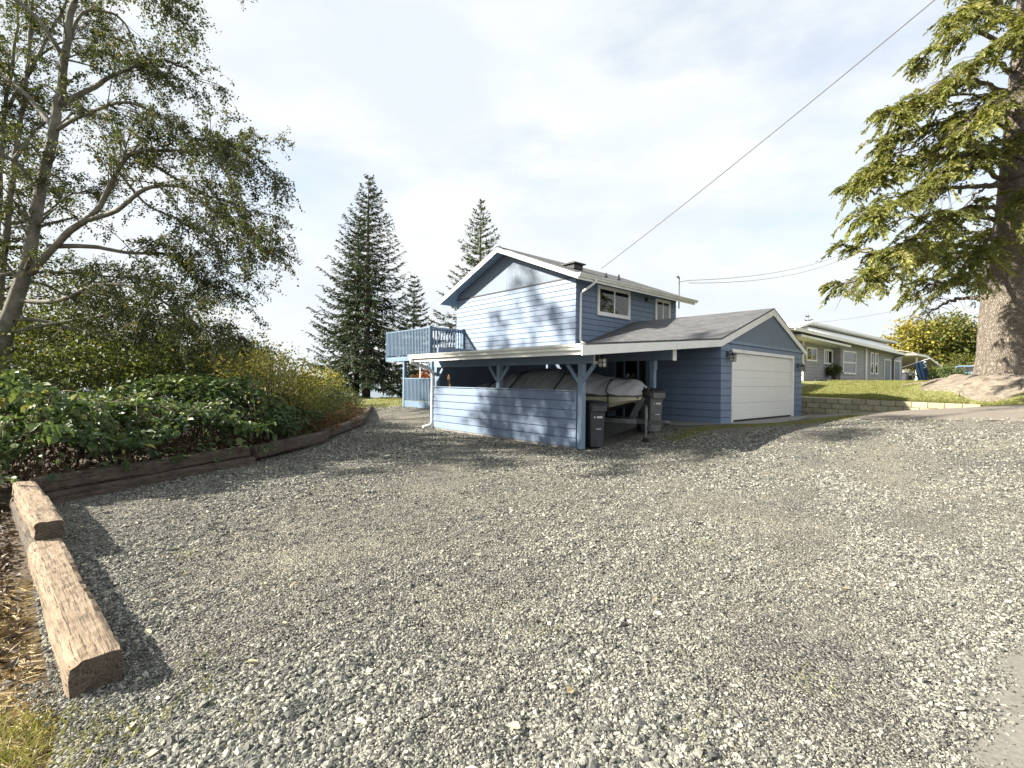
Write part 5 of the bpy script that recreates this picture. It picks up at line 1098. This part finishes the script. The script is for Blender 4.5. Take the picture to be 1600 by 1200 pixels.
for sy in (-1, 1):
    for xs_ in ([(-1.45, 1.05), (-1.2, 1.42), (-.35, 1.46), (-.35, 1.05)], [(-.27, 1.05), (-.27, 1.46), (.42, 1.44), (.85, 1.05)]):
        MB().prism([(x_, sy*(.90-(z_-1.0)*.35), z_) for x_, z_ in xs_], (0, -sy*.02, 0)).build('side_window', m_dark, car)
    for xx in (-1.35, 1.35):
        w = MB().tube([(xx, sy*.70, .33), (xx, sy*.90, .33)], .33, 18).build('wheel', m_rubber, car); MB().tube([(xx, sy*.88, .33), (xx, sy*.915, .33)], .2, 12).build('rim', m_galv, w)
    MB().box(2.10, 2.19, sy*.62-.16, sy*.62+.16, .66, .80).build('headlight', m_mark, car)
for (a, c) in (((.66, 1.46), (1.12, 1.03)), ((-1.36, 1.46), (-1.74, 1.05))):
    MB().add([(a[0]+.03*np.sign(a[0]), -.62, a[1]), (a[0]+.03*np.sign(a[0]), .62, a[1]), (c[0]+.03*np.sign(c[0]), .70, c[1]), (c[0]+.03*np.sign(c[0]), -.70, c[1])], [(0, 1, 2, 3)]).build('windscreen', m_dark, car)

# ------------------------------------------------------------------ overhead wires
m_wire = M('wire', (.16, .17, .18), None, 5, .6)
def wire(p, q, sag, r, label):
    p = Vector(p); q = Vector(q); pts = [p.lerp(q, f)+Vector((0, 0, -4*sag*f*(1-f))) for f in np.linspace(0, 1, 24)]
    tag(MB().tube([x-p for x in pts], r, 5).build('overhead_wire', m_wire, loc=p), label, 'wire', 'overhead wires')
e = Vector((*tow(-6.0, 8.3), roofz(-6)+.35)); wire(e, at(1640, -150, 9.5), .12, .016, 'thick overhead cable rising from the roof to the upper right')
ms = Vector((*tow(XH+.7, 12.5), 6.5)); wire(ms, at(1330, 392, 40), .5, .012, 'upper thin wire from the roof mast towards the massive tree'); wire(ms+Vector((0, 0, -.12)), at(1335, 396, 40), .65, .012, 'lower thin wire from the roof mast towards the massive tree')
wire(at(1180, 505, 70), at(1420, 480, 70), .8, .02, 'faint distant wire above the neighbouring roof')

# ------------------------------------------------------------------ gravel stones (uncountable), grass, litter
def stones_group():
    ng = bpy.data.node_groups.new('gravel_stones', 'GeometryNodeTree'); ng.interface.new_socket('Geometry', in_out='INPUT', socket_type='NodeSocketGeometry'); ng.interface.new_socket('Geometry', in_out='OUTPUT', socket_type='NodeSocketGeometry')
    N, Lk = ng.nodes, ng.links; gi = N.new('NodeGroupInput'); go = N.new('NodeGroupOutput'); jn = N.new('GeometryNodeJoinGeometry')
    for k in range(6):
        ic = N.new('GeometryNodeMeshIcoSphere'); ic.inputs['Radius'].default_value = 1; ic.inputs['Subdivisions'].default_value = 2 if k < 4 else 1
        sp_ = N.new('GeometryNodeSetPosition'); vn = N.new('ShaderNodeTexNoise'); vn.inputs['Scale'].default_value = .75; vn.inputs['Detail'].default_value = 1.5
        ps = N.new('GeometryNodeInputPosition'); ad = N.new('ShaderNodeVectorMath'); ad.operation = 'ADD'; ad.inputs[1].default_value = (k*7.3, k*3.1, k*5.7)
        Lk.new(ps.outputs[0], ad.inputs[0]); Lk.new(ad.outputs[0], vn.inputs['Vector'])
        sb_ = N.new('ShaderNodeVectorMath'); sb_.operation = 'SUBTRACT'; sb_.inputs[1].default_value = (.5, .5, .5); Lk.new(vn.outputs['Color'], sb_.inputs[0])
        sc = N.new('ShaderNodeVectorMath'); sc.operation = 'SCALE'; sc.inputs['Scale'].default_value = 2.4; Lk.new(sb_.outputs[0], sc.inputs[0]); Lk.new(ic.outputs['Mesh'], sp_.inputs['Geometry']); Lk.new(sc.outputs[0], sp_.inputs['Offset'])
        tf = N.new('GeometryNodeTransform'); tf.inputs['Scale'].default_value = (1, .6+.07*k, .42+.05*(k % 3)); Lk.new(sp_.outputs[0], tf.inputs['Geometry'])
        sm = N.new('GeometryNodeSetMaterial'); sm.inputs['Material'].default_value = m_stone; Lk.new(tf.outputs[0], sm.inputs['Geometry'])
        g2 = N.new('GeometryNodeGeometryToInstance'); Lk.new(sm.outputs[0], g2.inputs[0]); Lk.new(g2.outputs[0], jn.inputs[0])
    ip = N.new('GeometryNodeInstanceOnPoints'); ip.inputs['Pick Instance'].default_value = True; Lk.new(gi.outputs[0], ip.inputs['Points']); Lk.new(jn.outputs[0], ip.inputs['Instance'])
    na = N.new('GeometryNodeInputNamedAttribute'); na.data_type = 'FLOAT'; na.inputs['Name'].default_value = 'scl'; Lk.new(na.outputs[0], ip.inputs['Scale'])
    nr = N.new('GeometryNodeInputNamedAttribute'); nr.data_type = 'FLOAT_VECTOR'; nr.inputs['Name'].default_value = 'rot'; Lk.new(nr.outputs[0], ip.inputs['Rotation'])
    Lk.new(ip.outputs[0], go.inputs[0]); return ng
def stonemat():
    m = bpy.data.materials.new('crushed_stone'); m.use_nodes = True; nt = m.node_tree; b = nt.nodes['Principled BSDF']; oi = nt.nodes.new('ShaderNodeObjectInfo')
    c = ramp(nt, oi.outputs['Random'], [(0, (.035, .037, .039)), (.25, (.090, .092, .088)), (.6, (.178, .177, .156)), (.88, (.315, .31, .265)), (.975, (.41, .395, .33)), (1, (.58, .57, .50))])
    tcn = nt.nodes.new('ShaderNodeTexCoord'); c = mixc(nt, c, ramp(nt, noise(nt, tcn.outputs['Object'], 3, 4, .6), [(.3, (.75, .75, .75)), (.7, (1.15, 1.15, 1.12))]), 1., 'MULTIPLY'); nt.links.new(c, b.inputs['Base Color'])
    b.inputs['Roughness'].default_value = .85; b.inputs['Specular IOR Level'].default_value = .3; return m
m_stone = stonemat(); SG = stones_group()
def patch(X, Y):
    tr_ = 0
    for off in (0, 1.55):
        cx = 1.3+off+.55*(Y-2)+.012*(Y-6)**2; tr_ = tr_+np.exp(-((X-cx)/.42)**2)
        cx = -2.0+off+.10*(Y-2)+.25*np.sin(Y*.35); tr_ = tr_+.7*np.exp(-((X-cx)/.40)**2)
    return -.38*tr_+patch0(X, Y)
def patch0(X, Y): return .55+.28*np.sin(X*1.1+.6*Y+1)*np.sin(Y*.9-.5*X)+.22*np.sin(X*2.7-Y*1.9)*np.sin(Y*2.3+X*.8)
def stones(name, P, scl, seed, parent=None):
    r = np.random.default_rng(seed); me = bpy.data.meshes.new(name); me.vertices.add(len(P)); me.vertices.foreach_set('co', P.astype(np.float32).ravel())
    a = me.attributes.new('scl', 'FLOAT', 'POINT'); a.data.foreach_set('value', scl.astype(np.float32)); a = me.attributes.new('rot', 'FLOAT_VECTOR', 'POINT')
    a.data.foreach_set('vector', np.column_stack([r.normal(0, .45, len(P)), r.normal(0, .45, len(P)), r.uniform(0, 6.28, len(P))]).astype(np.float32).ravel())
    o = link(name, me, parent); m = o.modifiers.new('stones', 'NODES'); m.node_group = SG; tag(o, 'loose grey crushed stone gravel covering the yard', 'gravel', kind='stuff'); return o
N0 = 1700000; r = np.random.default_rng(101); Y = 1.5+(26-1.5)*r.random(N0)**2.1; w = r.uniform(-1.12, 1.12, N0); X = w*Y
# density: uniform in (Y**.., w) then thinned to keep cover roughly constant near, sparser far
keep = (X > xl(Y)-.03+np.where(Y < 2.6, .22*np.sin(Y*7)+.25*r.random(N0)*1.4, 0))
lx_, ly_ = tol(X, Y)
keep &= ~((ly_ > -.12) & (lx_ < .1) & (lx_ > -13)); keep &= ~((ly_ > 3.6) & (lx_ < 2.2)); keep &= ~((ly_ > 8.4)); keep &= Y < 25
keep &= ~((X-.02 > np.interp(Y, [1, 1.75, 2.12, 2.42, 2.85, 3.15, 4.1, 6.2, 8.6], [1.35, 1.62, 1.95, 2.3, 2.75, 3.25, 4.5, 8, 14])+np.abs(r.normal(0, .07, N0))+.05*np.sin(Y*17)) & (r.random(N0) < .99))
pt_ = patch(X, Y); dens = np.clip(.32+.75*pt_, .16, 1); keep &= r.random(N0) < dens*np.where(ly_ > 3, .4, 1)
X, Y, pt_ = X[keep], Y[keep], pt_[keep]; n = len(X); print('stones', n)
scl = (.0038+.0043*np.clip(pt_, 0, 1))*np.exp(r.normal(0, .45, n))*np.clip(Y/6.5, .9, 2.0)
scl = np.clip(scl, .0028, .03)
over = (X > -.14+np.interp(Y, [1, 1.75, 2.12, 2.42, 2.85, 3.15, 4.1, 6.2, 8.6], [1.35, 1.62, 1.95, 2.3, 2.75, 3.25, 4.5, 8, 14])) & (Y < 8.6)
stones('gravel', np.column_stack([X, Y, G(X, Y)+np.where(over, .023, rel(X, Y))+scl*.22]), scl, 1)
# bigger single stones lying on top
bs = [MB().tube([(0, 0, -.3), (.06, .02, .05), (0, .05, .42)], [.62+.1*k, .95, .35], 7).mesh('stone', m_stone) for k in range(3)]; r = np.random.default_rng(107)
for px, py, s in [(1100, 1125, .024), (1005, 1042, .018), (455, 905, .020), (440, 950, .017), (930, 1168, .022), (540, 1010, .018), (1135, 955, .016), (1405, 950, .022), (690, 1050, .016), (262, 1090, .018), (330, 1150, .020), (812, 1155, .020), (1190, 1060, .015), (250, 775, .022), (205, 780, .024), (228, 790, .020), (145, 752, .02), (92, 772, .026), (75, 790, .022), (610, 880, .015), (760, 930, .015), (1320, 1080, .02), (1010, 1090, .016), (415, 1120, .018), (640, 1160, .02), (1250, 1010, .017), (880, 985, .014), (505, 1180, .02)]:
    p = at(px, py, 1); d = Vector((p.x, 1, p.z-CAMH)); t = -CAMH/d.z; x, y = d.x*t, t; o = link('stone', bs[r.integers(3)], gy, (x, y, gz(x, y)+s*.35), (r.normal(0, .4), r.normal(0, .4), r.uniform(0, 6))); s *= 1.0; o.scale = (s*1.1, s*.9, s*.7)
# straw, grass and mulch at lower left
m_straw = leafmat('straw', [(0, (.16, .10, .05)), (.4, (.34, .25, .13)), (.8, (.50, .41, .24)), (1, (.62, .55, .38))], .15); m_grass = leafmat('grass_blade', [(0, (.09, .11, .028)), (.5, (.20, .21, .06)), (1, (.36, .33, .13))], .35)
def blades(name, X, Y, L, W_, lay, mat, label, seed, zf=None):
    r = np.random.default_rng(seed); n = len(X); Z = (zf or G)(X, Y)-.0; a = r.uniform(0, 6.28, n); D = np.column_stack([np.cos(a), np.sin(a), lay*r.uniform(.3, 1.6, n)])
    o = foliage(name, None, [leaves(np.column_stack([X, Y, Z+r.uniform(0, .02, n)]), D, rv(r, n)+np.array([0, 0, .6]), L*r.uniform(.5, 1.4, n), W_*r.uniform(.6, 1.3, n), np.clip(r.normal(.5, .22, n), 0, 1), .1)], mat); tag(o, label, 'grass', kind='stuff'); return o
n = 11000; Y = r.uniform(1.5, 3.9, n); X = xl(Y)-.12-np.abs(r.normal(0, .9, n))+np.where(Y < 2.45, .45*r.random(n)**2, 0); blades('straw', X, Y, .13, .006, .12, m_straw, 'dry straw lying over the ground at the lower left', 1, lambda x, y: G(x, y)-.045)
n = 2200; Y = r.uniform(1.5, 2.35, n); X = -2.05+r.normal(0, .28, n)-(Y-1.9)*.3; blades('grass', X, Y, .09, .005, 1.1, m_grass, 'yellow green grass tufts around the nearest timber end', 2, lambda x, y: G(x, y)-.04)
n = 2600; Y = r.uniform(2.6, 6.2, n); X = xl(Y)-.15-np.abs(r.normal(0, .8, n)); o = foliage('bark_mulch', None, [leaves(np.column_stack([X, Y, G(X, Y)-.03+r.uniform(0, .03, n)]), rv(r, n)*[1, 1, .3], rv(r, n)*.5+[0, 0, 1], r.uniform(.03, .11, n), r.uniform(.015, .05, n), np.clip(r.normal(.3, .2, n), 0, 1), .3)], m_dead); tag(o, 'dark bark mulch left of the stacked timbers', 'mulch', kind='stuff')
# lawn grass and moss fringe
n = 60000; lx_ = r.uniform(-1, 8, n); ly_ = 13.15+r.random(n)**1.5*14; kk = ((lx_-6.2)/2.5)**2+((ly_-15.9)/2.2)**2 > .75+.6*r.random(n); lx_, ly_ = lx_[kk], ly_[kk]; X = P0.x-lx_*AX.x+ly_*BX.x; Y = P0.y-lx_*AX.y+ly_*BX.y; blades('lawn_grass', X, Y, .075, .014, 1.2, m_grass, 'short sunlit lawn grass above the retaining wall', 3, lambda x, y: lawn_z(*tol(x, y)))
n = 9000; ly_ = r.uniform(2.2, 10, n); lx_ = np.interp(ly_, [2.2, 4, 5, 6.4, 8, 10], [.9, .9, 1.5, 2.3, 2.7, 3.0])+r.normal(0, .22, n)+.12; X = P0.x-lx_*AX.x+ly_*BX.x; Y = P0.y-lx_*AX.y+ly_*BX.y; blades('moss_fringe', X, Y, .05, .010, .5, m_grass, 'mossy grass fringe between the apron and the gravel', 4)
n = 9000; X = r.uniform(-8.5, 2, n); Y = 25.2+r.random(n)*8; blades('back_grass', X, Y, .10, .02, 1.1, m_grass, 'sunlit back lawn beyond the gravel', 5)
cx_ = np.array([(-1.75, 2.75), (-1.5, 2.5), (-1.2, 2.3), (.9, 2.15), (1.6, 2.6), (.2, 3.1), (-2.9, 4.4), (1.9, 4.9), (-.3, 10.9), (-1.8, 12.7)]); n = 420; k_ = r.integers(0, len(cx_), n); X = cx_[k_, 0]+r.normal(0, .09, n); Y = cx_[k_, 1]+r.normal(0, .08, n); blades('weeds', X, Y, .06, .004, .7, m_grass, 'sparse weed blades growing through the gravel', 6)
n = 90; Y = 2+r.random(n)**1.3*14; X = xl(Y)+.1+r.random(n)**1.6*7; o = foliage('fallen_leaves', None, [leaves(np.column_stack([X, Y, G(X, Y)+.018]), rv(r, n)*[1, 1, .2], rv(r, n)*.35+[0, 0, 1], r.uniform(.04, .07, n), r.uniform(.025, .045, n), np.clip(r.normal(.75, .25, n), 0, 1), .2, 'ovate')], leafmat('fallen_leaf', [(0, (.20, .13, .07)), (.6, (.40, .33, .20)), (1, (.60, .56, .42))], .2)); tag(o, 'fallen pale leaves scattered on the gravel', 'leaves', kind='stuff')
